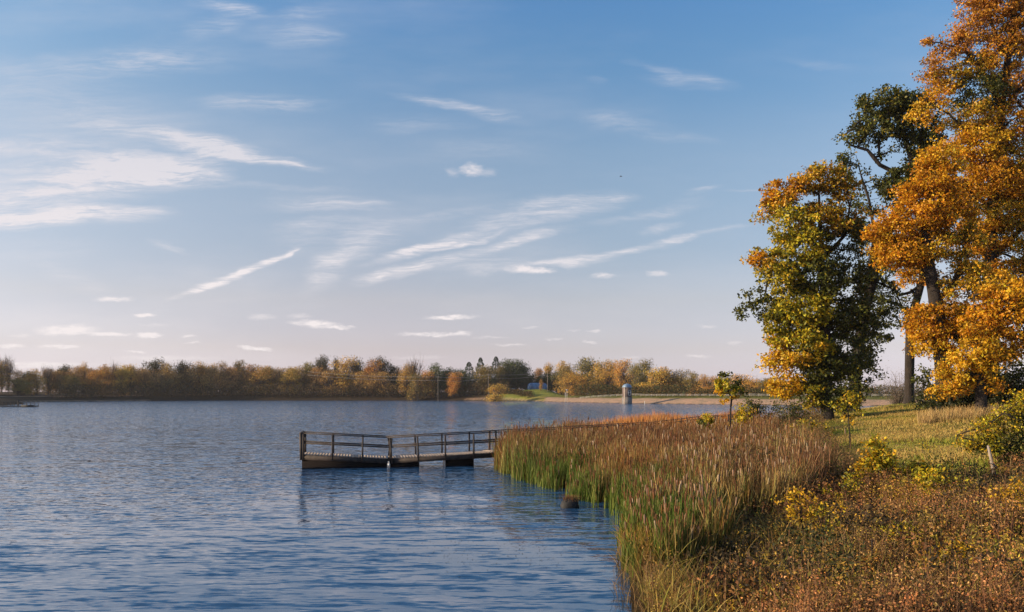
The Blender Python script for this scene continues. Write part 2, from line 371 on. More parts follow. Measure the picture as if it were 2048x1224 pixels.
cg = np.where((s2 > 0)[...,None], cg*(1-np.clip(hill*2,0,1))+np.array((.22,.24,.05))*np.clip(hill*2,0,1), cg)
cg = cg*(1-marsh[...,None])+c_mud*marsh[...,None]
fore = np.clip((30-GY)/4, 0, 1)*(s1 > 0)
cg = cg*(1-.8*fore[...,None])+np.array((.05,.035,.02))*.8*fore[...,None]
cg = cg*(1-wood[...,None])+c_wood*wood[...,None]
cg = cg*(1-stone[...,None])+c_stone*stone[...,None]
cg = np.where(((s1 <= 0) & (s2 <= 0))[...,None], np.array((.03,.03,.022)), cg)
gm = bpy.data.materials.new('ground'); gm.use_nodes = True; new_nt(gm.node_tree); n = NB(gm.node_tree)
at = n.add('ShaderNodeAttribute', attribute_name='Col').outputs['Color']; t = n.add('ShaderNodeTexCoord').outputs['Object']
f1 = n.noise(t, 2.3, 6, .7); f2 = n.noise(t, .35, 4, .6)
c = n.mix(1.0, at, n.ramp(f1, [(.3,(.45,.45,.45)),(.5,(1,1,1)),(.72,(1.6,1.5,1.35))]), 'MULTIPLY')
c = n.mix(1.0, c, n.ramp(f2, [(.35,(.8,.85,.8)),(.65,(1.15,1.05,1.0))]), 'MULTIPLY')
bs = n.add('ShaderNodeBsdfPrincipled'); bs.inputs['Roughness'].default_value = .95; bs.inputs['Specular IOR Level'].default_value = .1
n.l.new(c, bs.inputs['Base Color']); bp = n.add('ShaderNodeBump'); bp.inputs['Distance'].default_value = .12
n.l.new(n.noise(t, 3.5, 6, .75), bp.inputs['Height']); n.l.new(bp.outputs[0], bs.inputs['Normal'])
n.l.new(bs.outputs[0], n.add('ShaderNodeOutputMaterial').inputs[0])
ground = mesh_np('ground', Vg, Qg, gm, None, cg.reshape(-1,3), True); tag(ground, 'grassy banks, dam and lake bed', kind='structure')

# ------------------------------------------------------------------ water
wm = bpy.data.materials.new('lake_water'); wm.use_nodes = True; new_nt(wm.node_tree); n = NB(wm.node_tree)
t = n.add('ShaderNodeTexCoord').outputs['Object']
def wl(sx, sy, rot, sc, det, ro): return n.noise(n.mapping(t, rot=(0,0,R(rot)), scale=(sx, sy, 1)), sc, det, ro)
def wc(sx, sy, rot, sc, det, ro): return n.vmath('SUBTRACT', n.noise(n.mapping(t, rot=(0,0,R(rot)), scale=(sx, sy, 1)), sc, det, ro, 'Color'), (.5,.5,.5))
# slope field of the wind ripples, crests lying across the view; the gusts vary their strength
swell = n.vmath('MULTIPLY', wc(.25, 1.0, -6, 1.2, 2, .5), (.08, .30, 0))
ripple = n.vmath('MULTIPLY', wc(.30, 1.6, -8, 3.0, 3, .55), (.26, 1.10, 0))
fine = n.vmath('MULTIPLY', wc(.42, 1.5, -3, 7.0, 2, .5), (.50, 1.25, 0))
chop = n.vmath('MULTIPLY', wc(.7, 1.3, 4, 1.9, 1, .5), (.8, 1.7, 0))
patch = n.mrange(n.noise(n.mapping(t, scale=(.35,1,1)), .05, 4, .6), .35, .65, .55, 1.2)
near = n.add('ShaderNodeSeparateXYZ'); n.l.new(t, near.inputs[0])
lee = n.math('MAXIMUM', n.mrange(near.outputs[1], 18, 46, .5, 1.15), n.mrange(near.outputs[0], -2, -12, .5, 1.15))
open_w = n.mrange(near.outputs[1], 40, 160, 0.0, 1.1)
cs = n.add('ShaderNodeVectorMath', operation='SCALE'); n.l.new(chop, cs.inputs[0]); gp = n.mrange(n.noise(n.mapping(t, rot=(0,0,R(-5)), scale=(.22,1,1)), .30, 3, .65), .36, .64, .75, 1.2); n.l.new(n.math('MULTIPLY', open_w, gp), cs.inputs['Scale'])         # calmer in the lee of the reeds and pier
gust = n.math('MULTIPLY', patch, lee)
fs = n.add('ShaderNodeVectorMath', operation='SCALE'); n.l.new(fine, fs.inputs[0]); n.l.new(gust, fs.inputs['Scale'])
slope = n.vmath('ADD', n.vmath('ADD', n.vmath('ADD', swell, ripple), fs.outputs[0]), cs.outputs[0])
# the wind faces of the ripples lean to the near shore, their backs are long and flat
slope = n.vmath('MINIMUM', slope, (1, .035, 1))
bias = n.add('ShaderNodeVectorMath', operation='SCALE'); bias.inputs[0].default_value = (0, -.035, 0); n.l.new(open_w, bias.inputs['Scale'])
slope = n.vmath('ADD', slope, bias.outputs[0])
nrm = n.vmath('NORMALIZE', n.vmath('ADD', slope, (0,0,1)))
bs = n.add('ShaderNodeBsdfPrincipled'); bs.inputs['Base Color'].default_value = (.022,.080,.185,1)
bs.inputs['Roughness'].default_value = .03; bs.inputs['IOR'].default_value = 1.62
n.l.new(nrm, bs.inputs['Normal']); n.l.new(bs.outputs[0], n.add('ShaderNodeOutputMaterial').inputs[0])
w = 3000
water = mesh_np('water', [(-w,-200,0),(w,-200,0),(w,1500,0),(-w,1500,0)], [(0,1,2,3)], wm); tag(water, 'rippled blue lake', kind='structure')

# ------------------------------------------------------------------ shared materials
M = {}
M['leaf'] = leafmat('autumn_leaves', .38, .5)
M['farleaf'] = leafmat('distant_foliage', .25, .8, tint=.35, spec=.1)
M['grass'] = leafmat('grass_blades', .30, .6, spec=.2)
M['bark'] = principled('bark', (.024,.018,.015), .95, bumps=(9, .06), var=(6, .45, (1,1,.2)))
M['farbark'] = principled('distant_bark', (.11,.085,.07), .95)
M['wood_dark'] = principled('dark_treated_timber', (.048,.035,.031), .8, var=(5, .4, (1,1,1)))
M['deck'] = principled('weathered_deck_boards', (.38,.30,.25), .8, var=(7, .3, (1,1,1)))
M['rail'] = principled('railing_timber', (.052,.038,.033), .75, var=(8, .35, (1,1,1)))
M['pontoon'] = principled('black_pontoon_plastic', (.016,.013,.013), 1.0); M['pontoon'].node_tree.nodes['Principled BSDF'].inputs['Specular IOR Level'].default_value = 0.05
M['pale'] = principled('pale_sunlit_timber', (.50,.40,.33), .8)  # sunlight put into the colour, for one pier leg and the tower's lit corner
M['white'] = principled('white_paint', (.78,.76,.72), .6)
M['brick'] = principled('brown_brick', (.15,.11,.10), .9, var=(14, .3, (1,1,2.5)))
M['concrete'] = principled('concrete', (.42,.36,.31), .9, var=(3, .2, (1,1,1)))
M['dome'] = principled('blue_copper_dome', (.17,.26,.38), .5)
M['blue'] = principled('faded_blue_sheeting', (.10,.20,.36), .5, var=(.8, .35, (1,1,1)))
M['metal'] = principled('grey_metal', (.35,.34,.33), .5)
M['pole'] = principled('utility_pole_wood', (.30,.25,.21), .9)
M['dark'] = principled('dark_shape', (.02,.02,.022), .8)
M['glass'] = principled('dark_window_glass', (.03,.035,.045), .1)

# ------------------------------------------------------------------ tree growing
def skeleton(trunks, tips, seed=0, droop=.0):
    """trunks: list of polylines (points); tips: cluster centres. Every tip joins the nearest limb; returns branches with pipe radii"""
    nodes, par, rad0 = [], [], []
    for tr in trunks:
        tr = np.asarray(tr, float); prev = -1
        for a, b in zip(tr[:-1], tr[1:]):
            k = max(2, int(np.linalg.norm(b-a)/.7))
            for q in range(k):
                pt = a+(b-a)*q/k
                if prev == -1 and len(nodes) and q == 0:      # a fork starts at the nearest node already there
                    dd = np.linalg.norm(np.array(nodes)-pt, axis=1); prev = int(dd.argmin()); continue
                nodes.append(pt); par.append(prev); prev = len(nodes)-1
        nodes.append(tr[-1]); par.append(prev)
    nt = len(nodes); base = nodes[0]
    order = np.argsort(np.linalg.norm(tips-np.array(nodes[nt//2]), axis=1))
    arr = np.zeros((nt+len(tips)*9, 3)); arr[:nt] = nodes; n = nt; depth = np.zeros(len(arr))
    rg = np.random.default_rng(seed)
    for ti in order:
        t = tips[ti]; d = arr[:n]-t; dist = np.linalg.norm(d, axis=1)
        cost = dist + np.maximum(0, d[:,2])*.9 + depth[:n]*.10 + (np.linalg.norm(arr[:n]-base, axis=1) < 2.0)*2
        k = int(cost.argmin()); L = dist[k]; m = int(min(8, max(1, L/.55))); a = arr[k].copy(); pv = k
        side = rg.normal(size=3)*L*.10; side[2] += L*(.06-droop)
        for q in range(1, m+1):
            f = q/m; arr[n] = a+(t-a)*f+side*4*f*(1-f)+(rg.normal(size=3)*.06 if q < m else 0)
            par.append(pv); depth[n] = depth[k]+1+L*f*.3; pv = n; n += 1
    return arr[:n], np.array(par), nt
def limbs(mb, arr, par, rtip, rbase, sides=5, minr=0.0):
    n = len(arr); cnt = np.zeros(n); kids = [[] for _ in range(n)]
    for i in range(n-1, 0, -1):
        if not kids[i]: cnt[i] = 1
        if par[i] >= 0: cnt[par[i]] += cnt[i]; kids[par[i]].append(i)
    r = rtip*np.maximum(cnt, 1)**.42; r *= 1.0; sc = rbase/r[0]
    r = rtip+(r-rtip)*(rbase-rtip)/max(1e-6, r[0]-rtip)
    done = np.zeros(n, bool)
    stack = [0]
    while stack:
        i = stack.pop(); line = [i] if par[i] < 0 else [par[i], i]; c = i
        while kids[c]:
            ks = sorted(kids[c], key=lambda q: -cnt[q]); stack += ks[1:]; c = ks[0]; line.append(c)
        if len(line) > 1:
            rr = r[line].copy()
            if par[line[1]] == line[0] and len(line) > 2 and line[0] != 0: rr[0] = rr[1]
            if rr.max() >= minr: mb.tube(arr[line], rr, max(4, sides if rr.max() > .06 else 4))
def blob_tips(blobs, d, spacing, rg, dz=.85):
    T, K = [], []
    for b in blobs:
        px, py, rx, ry, pal = b[:5]; dens = b[5] if len(b) > 5 else 1.0; off = b[6] if len(b) > 6 else 0.0
        dd = d+off; c = P(px, py, dd); ax = np.array([rx*dd/F, max(rx, ry)*dz*dd/F, ry*dd/F])
        m = max(3, int(dens*4.2*ax[0]*ax[1]*ax[2]/spacing**3))
        q = unit(rg.normal(size=(m,3)))*(rg.uniform(.12, 1, (m,1))**.42)
        T.append(c+q*ax); K += [pal]*m
    return np.concatenate(T), np.array(K)
PAL = {
 'orange': ([(.66,.32,.015),(.58,.25,.013),(.70,.40,.022),(.44,.17,.013),(.24,.17,.02)], [5,4,4,2,.6]),
 'gold':   ([(.72,.43,.025),(.66,.36,.02),(.54,.41,.03),(.44,.24,.02)], [4,4,2,1]),
 'rust':   ([(.60,.28,.03),(.48,.20,.03),(.68,.37,.04),(.32,.15,.03)], [4,3,2,2]),
 'oy':     ([(.62,.34,.02),(.52,.35,.022),(.28,.25,.025),(.36,.18,.018),(.12,.12,.02)], [4,3,2,2,1]),
 'yg':     ([(.52,.43,.025),(.40,.36,.025),(.58,.38,.02),(.20,.20,.02),(.09,.11,.02)], [4,4,3,2.5,1.2]),
 'green':  ([(.10,.115,.022),(.07,.08,.02),(.17,.165,.025),(.28,.21,.02),(.05,.055,.015)], [5,4,2,1,3]),
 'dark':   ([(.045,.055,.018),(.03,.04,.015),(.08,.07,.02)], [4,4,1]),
 'olive':  ([(.15,.15,.035),(.11,.115,.03),(.20,.17,.045),(.085,.07,.025),(.22,.12,.03)], [4,4,3,2,.7]),
 'vine':   ([(.64,.46,.025),(.48,.42,.03),(.68,.38,.02),(.24,.24,.025),(.10,.08,.02)], [3.5,3,2,2,1.3]),
}
LD_S, LD_P = .78, 1.35     # closer clusters, more leaves
def grow_tree(name, label, cat, d, trunks, blobs, rbase, leaf=.2, per=34, spread=.62, spacing=.95, group=None, seed=0, rtip=.018, mat='leaf', twigs=True, crown='crown', up=.35):
    spacing *= LD_S; per *= LD_P
    rg = np.random.default_rng(seed); b0 = P(trunks[0][0][0], trunks[0][0][1], d)
    b0[2] = gz(b0[0], b0[1])-.15
    o = thing(name, label, cat, tuple(b0), group)
    trs = []
    for tr in trunks:
        pl = [P(p[0], p[1], d+(p[2] if len(p) > 2 else 0)) for p in tr]; trs.append(pl)
    trs[0][0] = b0.copy()
    tips, key = blob_tips(blobs, d, spacing, rg)
    arr, par, nt = skeleton(trs, tips, seed)
    mb = MB(); limbs(mb, arr-b0, par, rtip, rbase, 8)
    # root flare
    mb.tube(np.array([[0,0,-.2],[0,0,.25],[0,0,.9]]), [rbase*1.55, rbase*1.2, rbase*.98], 10)
    tr = mb.build('trunk', M['bark'], o, True)
    cnt = rg.poisson(per, len(tips)).clip(4)
    idx = np.repeat(np.arange(len(tips)), cnt); n = len(idx)
    rr_ = rg.uniform(.55,1.35,len(tips))[idx][:,None]; off = unit(rg.normal(size=(n,3)))*rg.uniform(0,1,(n,1))**.5*spread*1.45*rr_*np.array([1,1,.62])+rg.normal(size=(n,3))*.05; C = tips[idx]+off-b0
    col = np.zeros((n,3)); kk = key[idx]
    cj = rg.uniform(.72, 1.28, len(tips))[idx][:,None]
    for k in set(key):
        m = kk == k; cols, w = PAL[k]; col[m] = palette(m.sum(), cols, w, .25, rg)
    V, Q, Cc = leaves_geo(C, leaf*rg.uniform(.6, 1.3, n), np.clip(col*cj, .003, .9), up, rg=rg)
    mesh_np(crown, V, Q, M[mat], o, Cc)
    return o

# ---- the big trees on the right bank
grow_tree('oak_tree', 'yellow-green oak with golden left edge, foliage hanging down to the lakeshore', 'tree', 60,
  [[(1655,826),(1652,760),(1651,680),(1648,600),(1642,520),(1640,450),(1638,390)], [(1651,640),(1620,580),(1590,530),(1555,500)], [(1650,600),(1600,612),(1545,600),(1500,605),(1478,608)],
   [(1645,520),(1690,470),(1700,410)]],
  [(1640,362,50,36,'oy'),(1572,388,44,30,'orange'),(1690,392,34,36,'oy',.8),(1540,432,26,20,'oy'),(1560,410,35,22,'oy'),(1640,440,66,42,'oy',.8),(1600,500,60,38,'yg'),
   (1690,480,42,42,'green',.8),(1528,520,32,28,'oy'),(1512,522,18,20,'orange'),(1565,558,50,34,'yg'),(1650,560,64,46,'green',.8),(1600,620,64,44,'yg'),(1500,606,24,15,'green',.8),(1484,622,14,16,'green',.7),
   (1520,590,25,15,'green',.7),(1540,630,26,18,'green'),(1690,640,52,44,'green',.8),(1600,690,58,42,'yg'),(1552,722,36,26,'gold'),(1600,700,40,30,'gold',.5,-1.5),(1650,735,54,40,'green'),(1562,768,36,30,'gold'),(1548,700,24,30,'orange',.5),
   (1610,785,40,26,'yg',.8),(1715,715,30,40,'green',.7),(1742,655,28,26,'green',.9),(1715,600,34,36,'green',.8),(1720,540,28,34,'green',.7),(1712,450,26,34,'oy',.7),(1590,450,50,36,'yg',.6,-1.5),(1560,650,40,40,'yg',.6),(1665,795,38,26,'green',1.0),(1640,775,34,30,'green',.9),(1630,810,24,14,'yg',.8),(1640,680,40,60,'green',.7,1.5)],
  .42, leaf=.26, per=48, spread=.50, spacing=.96, seed=11)
grow_tree('oak_tree', 'tall dark green oak with open bare limbs rising behind the yellow-green one', 'tree', 67,
  [[(1708,822),(1710,760),(1716,700),(1728,630),(1745,560),(1765,480),(1800,410),(1828,340),(1815,290),(1795,240)], [(1728,630),(1738,540),(1750,470),(1738,400),(1722,350),(1712,310)],
   [(1812,385),(1790,345),(1760,330),(1735,300),(1700,290)], [(1828,340),(1842,300),(1845,250)], [(1745,560),(1790,580),(1815,640)]],
  [(1768,205,46,32,'green',1.5),(1728,228,26,26,'green',1.5),(1815,215,42,38,'green',1.5),(1700,272,28,22,'green',1.4),(1760,262,58,28,'green',1.1),(1860,215,30,34,'green',1.0),(1682,300,18,18,'green'),(1842,280,42,46,'green',1.5),(1850,340,42,48,'green',1.5),
   (1772,310,18,16,'green'),(1800,368,46,40,'green',1.4),(1710,345,32,28,'green',.6),(1740,390,40,36,'green',.5),(1775,440,40,40,'green',.45),(1725,470,36,44,'green',.5),(1745,550,46,40,'green',.5),
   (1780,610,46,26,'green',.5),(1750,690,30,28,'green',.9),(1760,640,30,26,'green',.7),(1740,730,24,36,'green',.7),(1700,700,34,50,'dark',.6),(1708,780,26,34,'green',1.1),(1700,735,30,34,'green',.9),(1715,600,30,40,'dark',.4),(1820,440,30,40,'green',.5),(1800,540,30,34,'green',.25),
   (1690,330,14,14,'green',.5),(1785,650,22,16,'green',.6),(1768,675,20,14,'green',.6)],
  .46, leaf=.27, per=30, spread=.46, spacing=1.0, seed=12)
grow_tree('oak_tree', 'slim trunk wrapped in orange creeper, dark upper branches reaching left', 'tree', 72,
  [[(1818,800),(1819,740),(1820,690),(1822,640),(1836,590),(1852,530),(1862,470)], [(1824,640),(1800,610),(1760,598),(1715,600)], [(1840,580),(1800,590),(1770,560)]],
  [(1822,655,12,26,'rust',1.0),(1820,690,8,24,'rust',.9),(1832,620,24,22,'rust',.7),(1850,560,36,36,'rust',.5),(1862,480,40,50,'rust',.6),(1760,610,40,14,'dark',.4),(1720,606,24,14,'dark',.5),(1790,560,34,30,'green',.5),(1840,540,24,44,'oy',.7),(1765,520,30,30,'oy',.5),(1770,640,30,18,'green',.6),(1800,490,34,34,'oy',.6),(1740,585,40,22,'green',.6)],
  .40, leaf=.24, per=26, spread=.40, spacing=1.0, seed=13)
grow_tree('maple_tree', 'broad orange maple with a thick leaning trunk left of the dark thicket', 'tree', 55,
  [[(1887,806),(1886,740),(1881,680),(1872,610),(1862,550),(1852,500),(1850,440),(1862,370),(1885,310)], [(1862,550),(1830,520),(1800,500),(1770,480)], [(1872,610),(1910,560),(1935,510)], [(1880,660),(1930,690),(1960,720)]],
  [(1778,440,26,24,'orange',.9),(1765,490,22,26,'gold',.9),(1820,390,34,34,'orange',.9),(1815,560,26,20,'orange',.7),(1782,470,36,34,'orange'),(1800,510,48,38,'orange'),(1768,500,26,26,'gold'),(1830,440,52,40,'orange'),(1862,370,44,50,'orange'),(1885,318,40,30,'gold'),(1840,500,44,34,'gold',.8),(1900,420,50,46,'orange'),
   (1860,640,44,30,'orange'),(1845,660,34,28,'orange'),(1860,690,36,26,'gold'),(1905,640,50,36,'orange'),(1895,700,36,24,'orange',.8),(1900,590,34,40,'oy',.5),(1935,560,50,40,'oy',.7),(1915,490,50,40,'oy',.7),
   (1838,620,22,20,'orange'),(1950,650,50,40,'gold',.8),(1735,470,10,14,'orange',1.2),(1875,330,30,30,'orange')],
  .50, leaf=.21, per=66, spread=.50, spacing=.88, seed=14)
grow_tree('maple_tree', 'tallest orange tree, rust-brown thin crown running out of the top of the picture', 'tree', 59,
  [[(1982,812),(1984,720),(1985,620),(1980,520),(1985,420),(1996,320),(2003,220),(2015,120),(2030,20),(2038,-80)], [(1985,420),(1940,380),(1900,340),(1880,300)], [(1996,320),(1940,270),(1900,230),(1850,200)],
   [(2003,220),(1970,150),(1930,100),(1880,85)], [(2015,120),(1980,40),(1950,-20)], [(1985,520),(2040,460),(2080,400)], [(2003,220),(2050,160),(2090,100)]],
  [(1950,15,44,40,'rust',.8),(2010,0,60,50,'rust',.8),(2060,60,60,60,'rust',.8),(1925,60,30,26,'rust',.8),(1900,95,36,26,'rust',.7),(1960,90,50,40,'rust',.7),(2000,130,50,40,'orange',.6),(1865,145,36,24,'rust',.8),(1905,160,44,32,'oy',.8),
   (1945,130,40,26,'oy',.7),(1965,190,60,40,'green',.7),(2030,180,50,50,'rust',.5),(1880,190,34,22,'orange',.7),(1850,220,30,20,'gold',.9),(1862,250,20,20,'orange',.8),(1940,232,60,30,'oy',.7),(2020,250,60,44,'orange',.8),
   (1960,290,60,36,'gold'),(1920,300,40,30,'orange'),(2040,330,60,50,'oy',.8),(1985,360,70,44,'orange',.9),(1930,380,50,44,'orange'),(2050,420,60,50,'orange',.8),(1990,430,60,44,'oy',.8),(1960,480,60,40,'orange',.7),
   (2030,500,60,46,'oy',.7),(1985,560,60,40,'orange',.7),(2100,200,60,80,'rust',.5),(2110,380,60,90,'orange',.6),(1955,-70,60,50,'rust',.4),(2060,-60,70,60,'rust',.4),(1850,85,8,5,'rust',1.5),(2100,560,60,90,'orange',.5)],
  .46, leaf=.19, per=58, spread=.52, spacing=.88, seed=15)
grow_tree('maple_tree', 'golden-orange low tree whose boughs sweep down to the grass before the dark thicket', 'tree', 49.5,
  [[(1962,822),(1962,760),(1958,700),(1950,640),(1948,590)], [(1960,750),(1925,745),(1895,765)], [(1955,690),(2000,640),(2040,600),(2070,590)]],
  [(1895,765,32,28,'gold'),(1905,790,26,20,'orange'),(1925,740,44,32,'gold'),(1960,735,40,34,'gold'),(1975,770,34,20,'orange',.8),(1950,700,50,34,'gold'),(1990,690,50,36,'orange',.9),(1960,650,50,34,'orange'),(2030,640,50,40,'orange',.8),
   (2040,700,40,34,'orange',.5),(2020,580,54,40,'gold',.8),(2060,620,40,50,'gold',.7),(1990,610,50,30,'orange',.8),(2070,560,40,40,'orange',.7),(2085,690,30,50,'orange',.6)],
  .34, leaf=.20, per=60, spread=.44, spacing=.86, seed=16)
# dark thicket under the maples, single shrubs and young trees
grow_tree('shrub', 'dark leafy shrub at the left foot of the leaning maple trunk', 'shrub', 58,
  [[(1862,818),(1860,790),(1856,760)]], [(1850,770,26,30,'green',.8),(1862,800,34,22,'dark',1.6),(1885,800,26,26,'dark',1.8),(1868,740,22,30,'green',.5),(1846,745,14,22,'green',.4)], .08, leaf=.20, per=30, spread=.4, spacing=.9, seed=21)
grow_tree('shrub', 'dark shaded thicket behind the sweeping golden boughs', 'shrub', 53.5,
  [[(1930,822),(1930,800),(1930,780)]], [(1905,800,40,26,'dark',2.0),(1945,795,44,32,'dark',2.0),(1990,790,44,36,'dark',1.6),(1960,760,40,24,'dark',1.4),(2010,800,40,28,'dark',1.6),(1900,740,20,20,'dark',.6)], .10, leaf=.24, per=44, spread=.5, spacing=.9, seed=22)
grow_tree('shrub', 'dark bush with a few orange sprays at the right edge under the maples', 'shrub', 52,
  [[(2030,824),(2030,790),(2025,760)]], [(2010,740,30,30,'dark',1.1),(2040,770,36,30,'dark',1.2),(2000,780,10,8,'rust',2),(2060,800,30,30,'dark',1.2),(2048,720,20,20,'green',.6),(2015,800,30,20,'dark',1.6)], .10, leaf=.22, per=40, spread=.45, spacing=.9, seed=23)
grow_tree('shrub', 'dark bushy undergrowth plant at the foot of the yellow-green oak', 'shrub', 60,
  [[(1690,826),(1690,810),(1690,795)]], [(1680,812,26,16,'dark',1.4),(1702,806,20,22,'green',1.1),(1655,812,18,14,'dark',1.2)], .08, leaf=.2, per=34, spread=.36, spacing=.8, seed=24)
# ------------------------------------------------------------------ the pier
def pier_section(root, A, B, zA, zB, width, posts, rails=(1.06, .56), leanA=0.0, leanB=0.0, side='left', fascia=.24, endpost=False):
    """A, B: near-edge ends (x, y); the deck lies to the far side"""
    A = np.array(A, float); B = np.array(B, float); d = (B-A)/np.linalg.norm(B-A); nrm = np.array([-d[1], d[0]])
    L = np.linalg.norm(B-A)
    def pt(s, w, z): f = s/L; q = A+d*s+nrm*w; return np.array([q[0], q[1], zA+(zB-zA)*f+z])
    dk = MB(); k = int(L/.15)                            # cross boards with narrow gaps
    for i in range(k):
        s0, s1 = i*L/k+.003, (i+1)*L/k-.003
        V = [pt(s0,-.02,0),pt(s1,-.02,0),pt(s1,width+.02,0),pt(s0,width+.02,0)]; V += [p-np.array([0,0,.045]) for p in V]
        dk.raw(V, [(0,1,2,3),(7,6,5,4),(0,4,5,1),(1,5,6,2),(2,6,7,3),(3,7,4,0)])
    dk.build('deck', M['deck'], root)
    for w in (0.0, width):
        fb = MB(); a, b = pt(0,w,-.05-fascia/2), pt(L,w,-.05-fascia/2); fb.bar(a, b, .05, fascia); fb.build('side_board', M['wood_dark'], root)
        for hh, th in ((rails[0], .07), (rails[1], .075)):
            rb = MB(); rb.bar(pt(.0+leanA*hh,w,hh), pt(L+leanB*hh,w,hh), .05 if hh < .9 else .11, th if hh < .9 else .05); rb.build('handrail' if hh > .9 else 'middle_rail', M['rail'], root)
        for s in posts:
            f = s/L; ln = leanA*(1-f)**3+leanB*f**3
            pb = MB(); q0 = pt(s, w-(.07 if w == 0 else -.07), -.05-fascia); q1 = pt(s+ln*rails[0], w-(.055 if w == 0 else -.055), rails[0]-.03); pb.bar(q0, q1, .085, .085, twist=(d[0], d[1], 0)); pb.build('post', M['rail'], root)
    return pt, L
A1, B1 = (PX(602, 40.8), 40.8), (PX(775, 41.6), 41.6)
pier = thing('pier', 'timber pier with handrails running from the cattails out to a floating end in the lake', 'pier', (0,0,0))
pt1, L1 = pier_section(pier, A1, B1, .77, .50, 1.45, [.12, 1.56, 3.06, 4.44], leanB=.13)
B2 = (PX(1003, 42.8), 42.8); A2 = (PX(779, 41.6), 41.6)
pt2, L2 = pier_section(pier, A2, B2, .50, .74, 1.45, [.14, 1.50, 2.92, 4.42, 5.9], leanA=-.13)
C2 = (11.4, 57.2); C3 = (18.0, 70.6); C4 = (26.6, 79.5)
pt3, L3 = pier_section(pier, (B2[0]+.1, B2[1]+.02), C2, .74, .72, 1.45, list(np.arange(.6, 17.5, 1.9)))
pt4, L4 = pier_section(pier, (C2[0]+.05, C2[1]+.05), C3, .72, .74, 1.45, list(np.arange(.5, 14.6, 2.0)))
pt5, L5 = pier_section(pier, (C3[0]+.1, C3[1]+.05), C4, .74, .9, 1.45, list(np.arange(.6, 12, 2.1)))
eb = MB(); eb.bar(pt1(.02,.0,-.3), pt1(.0,.0,1.1), .20, .12, twist=(1,0,0)); eb.build('end_post', M['rail'], pier)
eb = MB(); eb.bar(pt1(.02,1.45,-.3), pt1(.0,1.45,1.1), .14, .12, twist=(1,0,0)); eb.build('end_post', M['rail'], pier)
eb = MB(); eb.bar(pt1(-.0,0,1.06), pt1(-.0,1.45,1.06), .08, .05); eb.bar(pt1(0,0,.56), pt1(0,1.45,.56), .05, .07); eb.bar(pt1(-.01,0,-.17), pt1(-.01,1.45,-.17), .05, .24); eb.build('end_rail', M['rail'], pier)
def pontoon(pt, s0, s1, w0, w1, zt, zb):
    mb = MB(); a = pt(s0,w0,0); b = pt(s1,w0,0); c = pt(s1,w1,0); e = pt(s0,w1,0)
    V = [(a[0],a[1],zb),(b[0],b[1],zb),(c[0],c[1],zb),(e[0],e[1],zb),(a[0],a[1],a[2]+zt),(b[0],b[1],b[2]+zt),(c[0],c[1],c[2]+zt),(e[0],e[1],e[2]+zt)]
    mb.raw(V, [(0,3,2,1),(4,5,6,7),(0,1,5,4),(1,2,6,5),(2,3,7,6),(3,0,4,7)]); mb.build('pontoon', M['pontoon'], pier)
pontoon(pt1, .04, L1-.02, .06, 1.39, -.10, -.25)
pontoon(pt2, .10, 1.55, .06, 1.39, -.10, -.25)
pontoon(pt2, 2.95, 4.45, .10, 1.35, -.12, -.25)
for s in (2.92,):
    lb = MB(); q = pt2(s-.05, .0, -.3); lb.bar(q, (q[0], q[1], -.4), .10, .10); lb.build('leg', M['pale'], pier)
for s in (5.9,): lb = MB(); q = pt2(s, -.04, -.3); lb.bar(q, (q[0], q[1], -.5), .12, .12); lb.build('leg', M['rail'], pier)
for pt, L in ((pt3, L3), (pt4, L4), (pt5, L5)):
    for s in np.arange(2, L, 4.0):
        for w in (.05, 1.4): lb = MB(); q = pt(s, w, -.28); lb.bar(q, (q[0], q[1], -.8), .14, .14); lb.build('leg', M['rail'], pier)
def ball(r, seg=10, sq=(1,1,1), c=(0,0,0)):
    a = np.linspace(0, np.pi, seg//2+2); b = np.arange(seg)*2*np.pi/seg
    V = np.stack([np.sin(a)[:,None]*np.cos(b)[None]*sq[0], np.sin(a)[:,None]*np.sin(b)[None]*sq[1], np.cos(a)[:,None]*np.ones(seg)[None]*sq[2]], -1).reshape(-1,3)*r+np.array(c)
    i = np.arange(len(a)-1)[:,None]*seg; j = np.arange(seg)[None]; jn = (j+1)%seg
    return V, np.stack([i+j, i+seg+j, i+seg+jn, i+jn], -1).reshape(-1,4)
q = P(778, 929, 40.5); v_, f_ = ball(.06, 12); bu = MB(); bu.raw(v_, f_); bu.tube([(0,0,.07),(0,0,.16)], .02, 6)
bo = bu.build('float_ball', M['white'], None, True); bo.location = tuple(q); tag(bo, 'small white float ball hanging under the hinge of the pier', 'buoy')

# small dock far off at the left edge
D0 = 226.0
dock = thing('floating_dock', 'thin dark railed dock far off at the left edge of the lake', 'dock', tuple(P(30, HOR, D0)*np.array([1,1,0])))
o_ = np.array(dock.location)
xa, xb = PX(-60, D0), PX(72, D0)
mb = MB(); mb.box((xa, D0-1, .12), (xb, D0+1.1, .42)); ob = mb.build('deck', M['dark'], dock); ob.data.transform(__import__('mathutils').Matrix.Translation(-Vector(o_)))
T_ = __import__('mathutils').Matrix.Translation(-Vector(o_))
mb = MB(); mb.box((PX(48,D0), D0-1.4, .05), (xb+.02, D0-1.02, .62)); ob = mb.build('raised_end', M['dark'], dock); ob.data.transform(T_)
for yy_ in (D0-.95, D0+1.0):
    for zz in (1.42, .95): mb = MB(); mb.bar((xa, yy_, zz), (xb, yy_, zz), .05, .06); ob = mb.build('rail', M['wood_dark'], dock); ob.data.transform(T_)
    for px in range(-55, 74, 8): x = PX(px, D0); mb = MB(); mb.bar((x, yy_, .1), (x, yy_, 1.42), .09, .09); ob = mb.build('post', M['wood_dark'], dock); ob.data.transform(T_)
x = PX(38, D0); an = thing('dark_post', 'dark upright post with a box on top standing on the far left dock', 'post', (x, D0-.4, .42))
